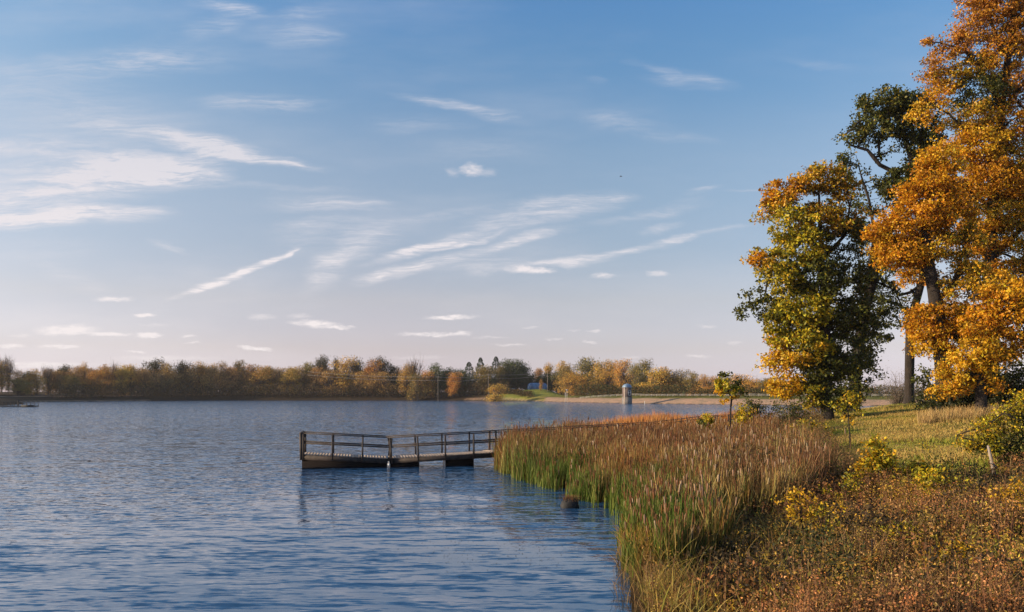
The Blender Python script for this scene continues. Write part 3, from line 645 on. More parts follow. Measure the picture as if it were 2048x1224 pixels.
mb = MB(); mb.bar((0,0,0), (0,0,.9), .22, .22); mb.build('post', M['dark'], an)
mb = MB(); V, Q = ball(.24, 10, (1,1,1.5), (0,0,1.05)); mb.raw(V, Q); mb.box((-.16,-.14,.8),(.18,.14,1.15)); mb.build('box_head', M['dark'], an, True)

# ------------------------------------------------------------------ gatehouse on the dam
TD = 297.0; tx = PX(1254, TD); gh = thing('gatehouse', 'small brick intake tower with blue domed roof standing at the foot of the dam', 'tower', (tx, TD, 0), None, R(14))
hs = 1.32
M['stone'] = principled('grey_stone', (.19,.17,.16), .9, var=(3, .25, (1,1,1)))
mb = MB(); mb.box((-hs-.12,-hs-.12,-1.5),(hs+.12,hs+.12,2.55)); mb.build('base', M['stone'], gh)
mb = MB(); mb.box((-hs,-hs,2.55),(hs,hs,5.95)); mb.build('wall', M['brick'], gh)
mb = MB(); mb.box((-hs-.17,-hs-.17,2.42),(hs+.17,hs+.17,2.62)); mb.build('ledge', M['stone'], gh)
mb = MB(); mb.box((-hs-.20,-hs-.20,5.95),(hs+.20,hs+.20,6.17)); mb.build('cornice', M['stone'], gh)
k = 10; V = []; Q = []
for i in range(k+1):
    a = i/k*math.pi/2; r = (hs+.14)*math.cos(a)**.9+.02; z = 6.17+1.28*math.sin(a)
    for j in range(16):
        b = (j+.5)/16*2*math.pi; c_, s_ = math.cos(b), math.sin(b); m_ = max(abs(c_), abs(s_)); V.append((r*c_/m_*1.0, r*s_/m_*1.0, z))
for i in range(k):
    for j in range(16): Q.append((i*16+j, i*16+(j+1)%16, (i+1)*16+(j+1)%16, (i+1)*16+j))
rf = mesh_np('roof', V, Q, M['dome'], gh, None, True)
mb = MB(); V, Q = ball(.14, 8, (1,1,1.4), (0,0,7.5)); mb.raw(V, Q); mb.build('finial', M['dome'], rf)
wf = MB(); x0, x1, z0, z1 = -.05, .95, 3.2, 4.9; y = -hs-.03
for a, b in (((x0,y-.04,z0),(x0+.12,y+.05,z1)),((x1-.12,y-.04,z0),(x1,y+.05,z1)),((x0+.12,y-.04,z0),(x1-.12,y+.05,z0+.13)),((x0+.12,y-.04,z1-.13),(x1-.12,y+.05,z1)),((x0+.12,y-.03,(z0+z1)/2-.05),(x1-.12,y+.04,(z0+z1)/2+.05))): wf.box(a, b)
wo_ = wf.build('window', M['white'], gh); mb = MB(); mb.box((x0+.12,y,z0+.13),(x1-.12,y+.02,z1-.13)); mb.build('pane', M['glass'], wo_)
mb = MB(); mb.box((-hs-.30,-hs-.12,-1.5),(-hs-.005,-hs+.22,5.9)); mb.build('corner_pilaster', M['pale'], gh)

# fence along the dam crest
seg = [np.array(p) for p in ((30,352),(44,337),(62,308),(82,287),(99,270.5),(124,259),(168,252),(240,246),(330,243))]
fe = thing('fence', 'long low white rail fence along the top of the dam', 'fence', (44, 337, 0)); fo = np.array([44, 337, 0.])
pts = []
for a, b in zip(seg[:-1], seg[1:]):
    L = np.linalg.norm(b-a); k = int(L/3.1)
    for i in range(k): pts.append(a+(b-a)*i/k)
pts = np.array(pts)[:98]; zz = height(pts[:,0], pts[:,1])
for (x, y), z in zip(pts, zz): mb = MB(); mb.bar(np.array((x,y,z-.2))-fo, np.array((x,y,z+.92))-fo, .15, .15); mb.build('post', M['metal'], fe)
for hh in (.82, .42):
    mb = MB()
    for i in range(len(pts)-1): mb.bar(np.array((*pts[i], zz[i]+hh))-fo+np.array([0,-.1,0]), np.array((*pts[i+1], zz[i+1]+hh))-fo+np.array([0,-.1,0]), .05, .11 if hh > .6 else .09)
    mb.build('rail', M['metal'], fe)

# blue covered tank on the rise, poles, wires, signs
bd = 446.0; q = P(1075, 777, bd); bz = gz(q[0], bd); bt = thing('blue_shelter', 'rounded blue sheeted shelter on the grassy rise below the dark trees', 'shelter', (q[0], bd, bz), None, R(8))
prof = [(-2.0,0),(-2.1,1.3),(-1.9,2.5),(-1.3,3.3),(-.5,3.75),(.5,3.75),(1.3,3.3),(1.9,2.5),(2.1,1.3),(2.0,0)]
V = []; Q = []; xs = [-5.6,-5.45,-5.0,-4.1,-2.5,0,2.5,4.2,5.2,5.5]; sc = [.45,.68,.86,.97,1,1,1,.95,.8,.5]
for x_, s_ in zip(xs, sc): V += [(x_, a*(.5+.5*s_), b*s_) for a, b in prof]
n_ = len(prof)
for i in range(len(xs)-1):
    for j in range(n_-1): Q.append((i*n_+j, i*n_+j+1, (i+1)*n_+j+1, (i+1)*n_+j))
V.append((-5.62,0,.5)); V.append((5.52,0,.5)); c1, c2 = len(V)-2, len(V)-1
T = [(j+1, j, c1) for j in range(n_-1)]+[((len(xs)-1)*n_+j, (len(xs)-1)*n_+j+1, c2) for j in range(n_-1)]
mesh_np('cover', V, [np.array(Q), np.array(T)], M['blue'], bt, None, True)
mb = MB(); mb.tube([(-5.1,-1.75,.1),(-5.2,-1.8,1.3),(-4.9,-1.5,2.4),(-4.5,-.9,3.1)], .16, 6); mb.tube([(-4.2,-1.98,1.0),(-4.2,-1.8,2.2),(-4.0,-1.3,2.9)], .12, 6); mb.build('white_highlight', M['white'], bt)  # bright highlight on the rounded left end, built as white tubes
def pole(px, ybase, ytop, d, label, arm=1.2, r=.10, mat='pole'):
    b = P(px, ybase, d); z = gz(b[0], d); h = H-(ytop-HOR)*d/F-z
    t_ = thing('utility_pole', label, 'pole', (b[0], d, z)); mb = MB(); mb.tube([(0,0,-.3),(0,0,h*.5),(0,0,h)], [r,r*.9,r*.7], 8); mb.build('pole', M[mat], t_)
    if arm: mb = MB(); mb.bar((-arm,0,h-.5), (arm,0,h-.5), .12, .14); mb.build('crossarm', M[mat], t_)
    return np.array([b[0], d, z+h])
p1 = pole(876, 775, 752, 412, 'short utility pole before the small orange tree at the left bend of the wires', .9)
p2 = pole(977, 776, 747, 416, 'utility pole beside the round golden shoreline bush', .9)
p3 = pole(1095, 777, 741, 424, 'tallest utility pole at the right end of the blue shelter', .5, .12)
w0_ = p1+np.array([-75, 30, 3.5])
for nm, offz, ofx in (('upper', -.45, 0), ('lower', -2.2, 0)):
    mb = MB()
    for a, b in ((w0_, p1), (p1, p2), (p2, p3)):
        a = a+np.array([0,-.2,offz]); b = b+np.array([0,-.2,offz]); f = np.linspace(0, 1, 14)[:,None]; pl = a+(b-a)*f; pl[:,2] -= (4*f*(1-f)*1.0)[:,0]
        mb.tube(pl, .045, 4)
    ob = mb.build('power_line', M['metal'], None); tag(ob, f'{nm} of the two power lines strung between the far poles', 'cable')
def signpost(px, yt, d, label, cross):
    x = PX(px, d); z = gz(x, d); h = H-(yt-HOR)*d/F-z; t_ = thing('sign_post', label, 'sign', (x, d, z)); mb = MB(); mb.bar((0,0,-.2),(0,0,h), .22, .12); mb.build('post', M['white'], t_)
    if cross: mb = MB(); mb.box((-.55,-.16,h-.45),(.55,-.1,h+.1)); mb.build('panel', M['metal'], t_)
signpost(1130.5, 784, 352, 'plain short white post left of the taller sign at the end of the dam fence', False)
signpost(1134, 779, 352, 'taller white sign post with a small board at the end of the dam fence', True)
x = PX(1285.5, 288); mk = thing('marker_stake', 'thin white stake at the waterline right of the domed tower', 'stake', (x, 284, 0)); mb = MB(); mb.bar((0,0,-.5),(0,0,1.0), .12,.12); mb.build('stake', M['white'], mk); mb = MB(); mb.box((-.08,-.08,1.0),(.08,.08,1.12)); mb.build('cap', M['white'], mk)
# white van half hidden by the dark trees
x = PX(1024, 452); vz = gz(x, 452); vn = thing('white_vehicle', 'small white vehicle parked in the shade under the dark trees', 'vehicle', (x, 452, vz), None, R(60))
mb = MB(); pr = [(-2.2,.5),(-2.2,1.1),(-1.6,1.25),(-1.0,1.95),(1.9,2.0),(2.2,1.2),(2.2,.5)]
V = [(a, y_, b) for y_ in (-.9,.9) for a, b in pr]; k = len(pr)
mb.raw(V, [(i, (i+1)%k, k+(i+1)%k, k+i) for i in range(k)], [(0,i+1,i) for i in range(1,k-1)]+[(k,k+i,k+i+1) for i in range(1,k-1)]); mb.build('body', M['white'], vn)
for wx in (-1.4, 1.4):
    for wy in (-.85, .85): mb = MB(); mb.tube([(wx,wy-.1,.38),(wx,wy+.1,.38)], .38, 12); mb.build('wheel', M['dark'], vn)
mb = MB(); mb.box((-.8,-.92,1.3),(1.7,-.905,1.8)); mb.build('side_window', M['glass'], vn)
# bird
bq = P(1242, 353, 95); bd_ = thing('bird', 'tiny dark bird alone in the open sky', 'bird', tuple(bq), None, R(-40)); bd_.scale = (.7,.7,.7)
mb = MB(); mb.tube([(-.20,0,.01),(-.12,0,.0),(0,0,0),(.12,0,.02),(.17,0,.03)], [.015,.045,.06,.045,.02], 8); v_, f_ = ball(.035, 8, (1.2,1,1), (.19,0,.04)); mb.raw(v_, f_)
for sg in (-1, 1):
    V = [(.08,0,.03),(.10,sg*.16,.10),(.02,sg*.36,.06),(-.03,sg*.18,.08),(-.07,0,.03)]; V += [(a,b,c_-.012) for a,b,c_ in V]
    mb.raw(V, [(0,1,3,4),(9,8,6,5),(0,5,6,1),(1,6,7,2),(2,7,8,3),(3,8,9,4)], [(1,2,3),(8,7,6)])
mb.raw([(-.18,0,.02),(-.34,.05,.01),(-.34,-.05,.01),(-.18,0,.0)], None, [(0,1,2),(3,2,1)]); mb.build('body', M['dark'], bd_)

# ------------------------------------------------------------------ trees across the lake
FAR = {}
FP = {
 'gold':  [(.58,.32,.07),(.48,.25,.06),(.38,.26,.07),(.62,.37,.09),(.20,.15,.05)],
 'orange':[(.60,.29,.06),(.48,.22,.05),(.66,.38,.09),(.28,.15,.05)],
 'rust':  [(.44,.24,.08),(.50,.30,.10),(.32,.18,.07),(.58,.36,.12),(.18,.12,.05)],
 'brown': [(.36,.22,.10),(.28,.17,.09),(.46,.30,.13),(.18,.12,.07)],
 'olive': [(.26,.19,.06),(.17,.14,.05),(.36,.24,.07),(.11,.11,.04)],
 'green': [(.065,.085,.03),(.045,.065,.025),(.09,.10,.03)],
 'dark':  [(.045,.055,.025),(.035,.045,.02),(.10,.07,.03)],
 'bare':  [(.24,.17,.12),(.30,.20,.13)],
 'pine':  [(.035,.060,.032),(.028,.048,.026),(.055,.08,.035)],
}
def far_proto(kind, seed):
    rg = np.random.default_rng(seed); root = bpy.data.objects.new(kind+'_tree', None)
    C = []; mb = MB()
    if kind == 'pine':
        n = 3800; z = rg.uniform(.10, 1, n)**.85; tier = .60+.40*np.abs(np.sin(z*21+1.3*np.sin(z*7))); r = (1-z*.97)**.75*.85*tier*rg.uniform(.25, 1, n)**.4+.01; a = rg.uniform(0, 2*np.pi, n)
        a = np.round(a/(2*np.pi)*9+rg.normal(0,.16,n)+z*3)/9*2*np.pi*1+rg.normal(0,.16,n)
        C = np.stack([np.cos(a)*r, np.sin(a)*r, z-r*.12], 1); sz = .034; mb.tube([(0,0,-.02),(0,0,.5),(0,0,.96)], [.022,.014,.003], 6)
        V, Q, Cc = leaves_geo(C, sz*rg.uniform(.6,1.3,n), palette(n, FP[kind], None, .3, rg), .3, rg=rg)
    else:
        nb = {'bare': 12}.get(kind, 20); bl = []
        for _ in range(nb):
            z = rg.uniform(.16, .86); rr = math.sqrt(max(.05, 1-((z-.48)/.52)**2))*.62; a = rg.uniform(0, 6.28); q = rg.uniform(.2, 1)*rr*.8
            bl.append((math.cos(a)*q, math.sin(a)*q, z, rg.uniform(.16, .30)))
        bl += [(0,0,.84,.2), (rg.uniform(-.2,.2), rg.uniform(-.2,.2), .78, .24), (rg.uniform(-.3,.3),rg.uniform(-.3,.3),.4,.25)]
        bl = np.array(bl); tips = []
        for b in bl:
            m = 9; q = unit(rg.normal(size=(m,3)))*(rg.uniform(.3,1,(m,1))**.5); tips.append(b[:3]+q*b[3]*np.array([1,1,.62]))
        tips = np.concatenate(tips); n = {'bare': 1100}.get(kind, 5200)
        # every branch by straight tapering tubes from the stem
        mb.tube([(0,0,-.03),(.01,0,.25),(0,.01,.5),(.01,0,.8)], [.026,.020,.013,.004], 6)
        for tpt in tips[::2 if kind != 'bare' else 1]:
            z0 = tpt[2]*rg.uniform(.35, .6); p0 = np.array([.01,0,z0]); pm = p0+(tpt-p0)*.5+rg.normal(size=3)*.03-np.array([0,0,.02]); mb.tube([p0, pm, tpt], [.009,.006,.0025], 4)
            if kind == 'bare':
                for _ in range(3): mb.tube([pm+(tpt-pm)*rg.uniform(0,1), tpt+rg.normal(size=3)*.10+np.array([0,0,.08])], [.004,.002], 4)
        idx = rg.integers(0, len(tips), n); w_ = rg.uniform(.35, 1.6, len(tips)); idx = rg.choice(len(tips), n, p=w_/w_.sum())
        C = tips[idx]+rg.normal(size=(n,3))*np.array([.085,.085,.042]); cj = rg.uniform(.7,1.3,len(tips))[idx][:,None]
        V, Q, Cc = leaves_geo(C, .038*rg.uniform(.6,1.35,n), np.clip(palette(n, FP[kind], None, .28, rg)*cj, .003, .9), .35, rg=rg)
        V[:,2] = np.minimum(V[:,2], 1.02); Cc = np.clip(Cc*1.18, 0, .9)
    tr = mb.build('trunk', M['farbark'], root); cr = mesh_np('crown', V, Q, M['farleaf'], root, Cc)
    COL.objects.link(root); return root, tr, cr
protos = {}
WF = 1.9
def far_tree(kind, px, top, half, d, label, group=None, rg=rng, name=None, cat='tree'):
    x = PX(px, d); z = gz(x, d)-.2; hgt = H-(top-HOR)*d/F-z; rad = half*d/F
    key = (kind, int(rg.integers(0, 3 if kind not in ('pine','bare','dark') else 2)))
    if key not in protos:
        r, t_, c_ = far_proto(kind, 100+len(protos)*7); protos[key] = (t_.data, c_.data); 
    else:
        r = bpy.data.objects.new(kind, None); COL.objects.link(r)
        for nm, dt in (('trunk', protos[key][0]), ('crown', protos[key][1])):
            q = bpy.data.objects.new(nm, dt); COL.objects.link(q); q.parent = r
    r.name = name or {'pine':'pine_tree','bare':'bare_tree'}.get(kind, 'autumn_tree' if kind in ('gold','orange','rust','brown') else 'leafy_tree')
    r.location = (x, d, z); r.rotation_euler = (0, 0, rg.uniform(0, 6.28)); r.scale = (rad*WF/.72, rad*WF/.72*rg.uniform(.9,1.15), hgt)
    tag(r, label, cat, group); return r
GW = 'crowded trees of the wood across the lake'; GD = 'crowded trees behind the dam'
LG = {k: f'{v} tree half hidden in the rear rank of the wood across the lake' for k, v in (('gold','golden'),('orange','orange'),('rust','rust-brown'),('brown','dull brown'),('olive','olive'),('green','green'),('dark','dark'),('bare','leafless'))}
LG_OLD = {k: f'{v} tree half hidden in the rear rank behind the dam' for k, v in (('gold','golden'),('olive','olive'),('green','green'))}
LD_OLD = {
 'gold': 'golden-leaved tree crowded into the wood across the lake', 'orange': 'orange-leaved tree crowded into the wood across the lake', 'rust': 'rust-brown tree crowded into the wood across the lake',
 'brown': 'dull brown tree crowded into the wood across the lake', 'olive': 'olive-green tree crowded into the wood across the lake', 'green': 'green tree crowded into the wood across the lake', 'dark': 'dark-crowned tree crowded into the wood across the lake', 'bare': 'leafless grey tree crowded into the wood across the lake'}
LD = {k: f'{v} tree half hidden in the rear rank behind the dam' for k, v in (('gold','golden'),('olive','olive'),('green','green'))}
LD_OLD = {'gold': 'golden tree in the row behind the dam', 'olive': 'olive-green tree in the row behind the dam', 'orange': 'orange tree in the row behind the dam', 'green': 'green tree in the row behind the dam', 'rust': 'rusty tree in the row behind the dam','dark': 'dark tree in the row behind the dam'}
FT = [ # kind, px, top, half width, depth, own label
 ('bare',4,720,11,392,'leafless tree cut by the left edge of the picture'),('bare',17,718,10,398,'tall bare tree second from the left edge across the lake'),('brown',34,738,17,400,None),('green',56,742,15,404,None),
 ('gold',74,738,15,392,'yellow weeping tree standing just above the pale shore path'),('olive',36,757,17,383,'round olive bush-like tree nearest the far left path'),('bare',97,736,12,405,None),('rust',100,744,14,410,None),('rust',120,742,13,408,None),('dark',131,728,11,414,'small dark rounded crown poking above the far left wood'),
 ('rust',150,732,12,412,None),('orange',168,723,7,416,'thin reddish spire of a tree above the far left wood'),('orange',185,737,15,410,None),('olive',140,748,15,404,None),('gold',212,729,13,425,None),('bare',225,727,14,430,None),('gold',240,732,13,425,None),('gold',262,728,14,435,None),('rust',287,734,15,436,None),
 ('dark',314,711,17,448,'tall dark dome-shaped crown highest in the left half of the far wood'),('rust',334,724,14,446,None),('brown',325,742,20,440,None),('dark',365,720,13,450,None),('rust',350,734,16,446,None),('gold',398,722,15,456,None),('rust',382,730,15,452,None),('rust',422,729,14,456,None),
 ('brown',445,721,14,462,None),('olive',478,720,13,466,None),('rust',462,732,16,458,None),('rust',500,727,14,464,None),('gold',520,731,17,458,None),('rust',540,732,14,466,None),('brown',560,733,14,464,None),('gold',580,733,15,458,'yellowest crown near the middle of the far wood'),('brown',600,728,15,466,None),('olive',613,722,13,470,None),
 ('rust',632,732,15,462,None),('dark',646,709,12,470,'dark ragged treetop left of the pair breaking the skyline'),('dark',672,709,7,472,'slim dark treetop right of the pair breaking the skyline'),('orange',695,712,23,462,'broad bronze crown in the tallest part of the far wood'),('dark',715,713,15,470,None),
 ('orange',745,717,14,462,'narrow orange crown between two dark open ones'),('dark',760,712,15,470,None),('dark',782,722,13,468,'last dark open crown before the gap in the far wood'),('rust',720,742,20,456,None),('rust',665,740,20,456,None),('rust',765,742,20,456,None),
 ('gold',812,728,13,450,'golden tree just right of the gap in the far wood'),('bare',827,719,16,452,'bare spreading tree just right of the gap in the far wood'),('orange',850,738,13,440,None),('green',873,726,15,444,None),('olive',835,745,15,436,None),('green',900,733,16,446,None),('orange',906,742,11,436,'small orange tree showing through the power lines'),
 ('green',920,736,14,446,None),('pine',938,724,14,448,'lowest and leftmost of the dark pines'),('pine',961,715,12,452,'pointed dark pine second from the left'),('pine',992,713,13,456,'tallest dark pine of the far shore'),('olive',972,729,19,440,'round olive crown in front of the pines'),
 ('green',1012,716,18,454,None),('green',1030,718,20,458,'widest of the dark green crowns behind the blue shelter'),('green',1050,728,16,460,None),('olive',1003,730,9,448,None),('rust',1080,736,9,486,'small reddish tree behind the blue shelter'),
 ('green',1060,748,18,462,None),('green',1030,746,22,462,None),('green',1000,750,20,462,None),('green',1085,752,14,478,None),
 ('gold',1100,724,11,478,0),('gold',1122,722,15,462,0),('olive',1138,726,16,430,0),('olive',1168,712,17,420,'tallest olive tree behind the left end of the dam'),('gold',1140,742,20,402,'large golden bushy tree leaning over the left end of the dam fence'),('gold',1160,752,18,398,0),('gold',1196,722,17,410,0),
 ('gold',1215,719,17,400,0),('gold',1245,718,18,392,0),('olive',1288,717,14,390,'tallest olive crown behind the domed tower'),('olive',1270,724,15,385,0),('gold',1305,735,24,360,'wide golden crown just right of the domed tower'),('gold',1333,734,19,362,0),('olive',1362,736,16,358,0),('olive',1384,744,13,352,0),
 ('orange',1408,748,15,346,0),('gold',1428,751,13,342,0),('olive',1450,752,14,336,0),('gold',1478,748,18,330,0),('orange',1508,755,14,324,0),('olive',1535,754,15,318,0),('gold',1560,758,15,312,0),('olive',1590,760,16,306,0),('green',1620,762,16,300,0),('olive',1650,765,18,296,0),
 ('green',1744,774,14,330,'small dark tree alone beyond the grassy crest'),('green',1775,783,12,420,0),('olive',1795,785,12,430,0),('green',1850,780,16,400,0),('green',1900,780,16,400,0),
 ('gold',990,767,17,392,'round golden bush standing by itself on the far shoreline'),('rust',1082,757,3.2,425,'small brown-leaved sapling in front of the blue shelter'),('orange',1385,775,8,322,'tiny orange shrub under the trees behind the dam')]
MARKS = [(-99,'the left edge'),(17,'the tall bare tree at the left edge'),(74,'the yellow weeping tree'),(131,'the small dark crown'),(168,'the thin reddish spire'),(314,'the tall dark dome crown'),(440,'the low middle of the wood'),(580,'the yellowest crown'),(659,'the pair of dark treetops'),
 (795,'the gap in the wood'),(876,'the left utility pole'),(972,'the dark pines'),(1075,'the blue shelter'),(1168,'the tallest olive tree'),(1254,'the domed tower'),(1335,'the wide golden crown'),(1457,'the sapling over the reeds'),(1590,'the yellow-green oak'),(2100,'the right edge')]
ADJ = {'gold':'golden tree','orange':'orange tree','rust':'rust-brown tree','brown':'dull brown tree','olive':'olive-green tree','green':'green tree','dark':'dark-crowned tree','bare':'leafless grey tree','pine':'pine'}
seen = {}
for q in FT:
    if q[5] in (None, 0): seen.setdefault((q[0], max(i for i, m in enumerate(MARKS) if m[0] <= q[1])), []).append(q[1])
def own_label(q):
    i = max(i for i, m in enumerate(MARKS) if m[0] <= q[1]); L_ = sorted(seen[(q[0], i)]); w_ = '' if len(L_) == 1 else ['first ','second ','third ','fourth ','fifth ','sixth '][L_.index(q[1])]
    return f"{w_}{ADJ[q[0]]} between {MARKS[i][1]} and {MARKS[i+1][1]}"
MARKS = [(a, b.replace('the tall bare tree at the left edge','the tall bare tree').replace('the thin reddish spire','the reddish spire').replace('the low middle of the wood','the wood middle')) for a, b in MARKS]
FT = [(*q[:5], own_label(q), GW if q[5] is None else GD) if q[5] in (None, 0) else (*q, None) for q in FT]
for kind, px, top, hw, d, lb, grp in FT:
    if grp: far_tree(kind, px, top, hw, d, lb, grp); continue
    far_tree(kind, px, top, hw, d, lb, None, name='round_bush' if 'bush stand' in lb else None, cat='bush' if 'bush stand' in lb else 'tree')
# trees out of the left edge: the wood goes on there and keeps the low sun off the shore
for k in range(16): far_tree(['rust','brown','olive','gold'][k%4], -18-k*24, 722+rng.uniform(-8,8), 19, 385-k*5, LG[['rust','brown','olive','gold'][k%4]], GW)
# second, deeper rank closing the wood and the row behind the dam
for px in range(112, 1000, 25):
    k_ = ['rust','brown','orange','rust','brown'][int(rng.integers(0,5))] if px < 830 else 'green'
    far_tree(k_, px+rng.uniform(-6,6), (735 if px < 830 else 748)+rng.uniform(-4,6), 19, 478+rng.uniform(0,14), LG[k_], GW)
for px in range(1100, 1640, 27):
    k_ = ['olive','green','olive'][int(rng.integers(0,3))]; far_tree(k_, px+rng.uniform(-6,6), 742+(px-1100)*.045+rng.uniform(-4,6), 20, 455-(px-1100)*.20+rng.uniform(0,14), LD[k_], GD)
# low scrub along the far shore and behind the dam: one mass
rg = np.random.default_rng(55)
def scrub(name, label, line, n, hmin, hmax, deep, cols, leaf=.55):
    line = np.array(line, float); seg_ = np.linalg.norm(np.diff(line, axis=0), axis=1); cum = np.concatenate([[0], np.cumsum(seg_)])
    t_ = rg.uniform(0, cum[-1], n); k_ = np.searchsorted(cum, t_)-1; k_ = k_.clip(0, len(seg_)-1); f = ((t_-cum[k_])/seg_[k_])[:,None]
    p = line[k_]+(line[k_+1]-line[k_])*f; y_ = rg.uniform(0, deep, n); x_ = p[:,0]+rg.normal(0,1,n); yy_ = p[:,1]+y_
    top_ = hmin+(hmax-hmin)*(vnoise(x_, yy_, 7, 3)*.6+vnoise(x_, yy_, 3, 4)*.4); z = height(x_, yy_)+top_*rg.uniform(0,1,n)**.7
    cell = vnoise(x_, yy_, 5, 6)[:,None]
    V, Q, C = leaves_geo(np.stack([x_,yy_,z],1), leaf*rg.uniform(.5,1.4,n), np.clip(palette(n, cols, None, .3, rg)*(.7+.6*cell), .003, .9), .3, rg=rg)
    ob = mesh_np(name, V, Q, M['farleaf'], None, C); tag(ob, label, 'undergrowth', kind='stuff'); return ob
scrub('woodland_undergrowth', 'dark brown brush filling the foot of the far wood', [(-219,380),(-211,399),(-174,441),(-110,446),(-60,444),(-21,431),(-2,421)], 62000, 2.5, 9.5, 30, [(.13,.085,.05),(.09,.07,.04),(.07,.075,.035),(.17,.10,.05)])
scrub('dam_undergrowth', 'dark bushes behind the rail fence of the dam', [(30,372),(46,350),(66,322),(86,301),(104,284),(128,272),(170,266),(260,262)], 42000, 2.5, 6.5, 22, [(.06,.075,.03),(.045,.055,.025),(.10,.07,.03),(.14,.08,.03)])
scrub('shore_scrub', 'low scrub on the far bank below the grassy rise', [(-16,440),(-8,428),(2,418),(10,404)], 5000, .4, 3.6, 8, [(.09,.075,.03),(.06,.06,.03),(.2,.12,.05)])
scrub('dam_grass', 'rough grass tufts along the upper face of the dam', [(28,362),(44,345),(60,305),(80,285),(97,268),(122,256),(165,249),(240,243)], 9000, .05, .45, 6, [(.16,.16,.04),(.22,.18,.06),(.10,.11,.03)], .35)
# ------------------------------------------------------------------ reeds, weeds and grasses on the near bank
rg = np.random.default_rng(99)
EDGE = np.array([(14,2.25),(17.5,2.5),(19,2.75),(22.6,3.15),(26.4,3.0),(31,1.75),(35,.45),(39,-.65),(43,-.95),(47,-.55),(52,1.2),(56,3.2),(60,3.2),(66,5.5),(72,8.5),(78,12),(84,17),(90,25)], float)
def edge_x(y): return np.interp(y, EDGE[:,0], EDGE[:,1])
def walk_dist(x, y):
    p = np.array([(-10.8,41.6),(-.3,43.6),(11.2,58.0),(17.6,71.2),(26,80.2)]); d = np.full(len(x), 1e9)
    for a, b in zip(p[:-1], p[1:]):
        e = b-a; t = np.clip(((x-a[0])*e[0]+(y-a[1])*e[1])/(e@e), 0, 1); d = np.minimum(d, np.hypot(x-a[0]-t*e[0], y-a[1]-t*e[1]))
    return d
def foot(x, y): return np.stack([x, y, np.maximum(height(x, y), -.35)], 1)
def lerp(a, b, t): return a+(b-a)*t
parts_green, parts_brown, heads = [], [], MB()
def cattails(n, yr, xw, hfun, seed, cols_foot, cols_tip, blades=4, headp=.35, reject=None):
    g = np.random.default_rng(seed); y = yr[0]+(yr[1]-yr[0])*g.uniform(0,1,n)**1.0; x = edge_x(y)+g.uniform(0,1,n)*xw(y)+np.abs(g.normal(0,.25,n))-.12
    clump = vnoise(x, y, 1.1, 21)*.6+vnoise(x, y, .45, 22)*.4
    fr = (x-edge_x(y))/xw(y); k = (g.uniform(0,1,n) < np.clip(clump*2.9-.75, .04, 1)*np.clip((1.0-fr+.18*(vnoise(x,y,1.7,24)-.5))*3.5, .05, 1)) & (walk_dist(x, y) > .95)
    if reject is not None: k &= ~reject(x, y, g)
    x, y, clump = x[k], y[k], clump[k]; n = len(x); B = foot(x, y); h = hfun(x, y, g)*(.74+.42*clump)*g.uniform(.78,1.14,n)
    out = []
    for b in range(blades):
        hh = h*g.uniform(.72, 1.0, n); la = g.uniform(0, 6.28, n); la = np.where(g.uniform(0,1,n) < .5, g.normal(.3, .8, n), la)
        c0 = palette(n, cols_foot(x, y, g), None, .25, g) if not callable(getattr(cols_foot, 'arr', None)) else cols_foot.arr(x, y, g)
        c1 = cols_tip.arr(x, y, g)
        out.append(blades_geo(B+np.stack([g.normal(0,.05,n), g.normal(0,.05,n), np.zeros(n)],1), hh, g.uniform(.016,.030,n)*(1+.012*B[:,1]), la, np.abs(g.normal(.08,.16,n)), c0, c1, 4, g))
    hd = g.uniform(0,1,n) < headp
    Bh = B[hd]; hh = h[hd]*g.uniform(.88,1.06,hd.sum()); m = len(Bh); lx = g.normal(0,.085,(m,2))
    return merge(out), (Bh, hh, lx, x[hd], y[hd])
class Mixc:
    def __init__(s, f): s.f = f
    def arr(s, x, y, g): return s.f(x, y, g)
def pal_mix(w, A, B, g):
    n = len(w); a = palette(n, A, None, .25, g); b = palette(n, B, None, .25, g); return np.where((g.uniform(0,1,n) < w)[:,None], b, a)
GREEN = [(.09,.15,.018),(.13,.19,.025),(.06,.10,.018),(.20,.23,.04),(.10,.13,.025)]
TAN = [(.30,.155,.07),(.21,.09,.04),(.14,.06,.025),(.38,.22,.10),(.09,.045,.02),(.28,.11,.04)]
RED = [(.38,.14,.04),(.46,.20,.05),(.30,.11,.04),(.42,.26,.09)]
def px_of(x, y): return 1024+x/y*F
# w: how brown a plant is, by how far it stands from open water and how high on the blade
def foot_c(x, y, g):
    w = np.clip((x-edge_x(y)-2.2)/4.0, 0, 1)*.75+.05+np.clip((y-38)/14, 0, .55); return pal_mix(w, GREEN, [(.15,.085,.035),(.11,.07,.03),(.20,.12,.05)], g)
def tip_c(x, y, g):
    s_ = x-edge_x(y); w = np.clip((s_-.9)/3.0+vnoise(x,y,2.4,31)*.7-.25, .06, 1); w = np.maximum(w, np.clip((y-34)/9, 0, .88))
    red = (vnoise(x, y, 3.4, 33) > .56) & (g.uniform(0,1,len(x)) < .6)
    c = pal_mix(w, GREEN, TAN, g)
    lt = (vnoise(x, y, 2.6, 35)*.6+vnoise(x,y,.8,36)*.4+.28*np.exp(-((s_-3.5)/2.5)**2)*(y < 38) > .58) & (g.uniform(0,1,len(x)) < .5); c = np.where((lt & (w > .3))[:,None], palette(len(x), [(.56,.40,.17),(.46,.33,.12),(.38,.31,.09),(.52,.30,.10)], None, .25, g), c)
    return np.where(red[:,None] & (w > .5)[:,None], palette(len(x), RED, None, .2, g), c)
wid = lambda y: np.interp(y, [16.5,18.5,22,26,30,36,44,52,58,62], [1.3,2.8,5.0,7.5,9.5,13,15.5,16,14,11])
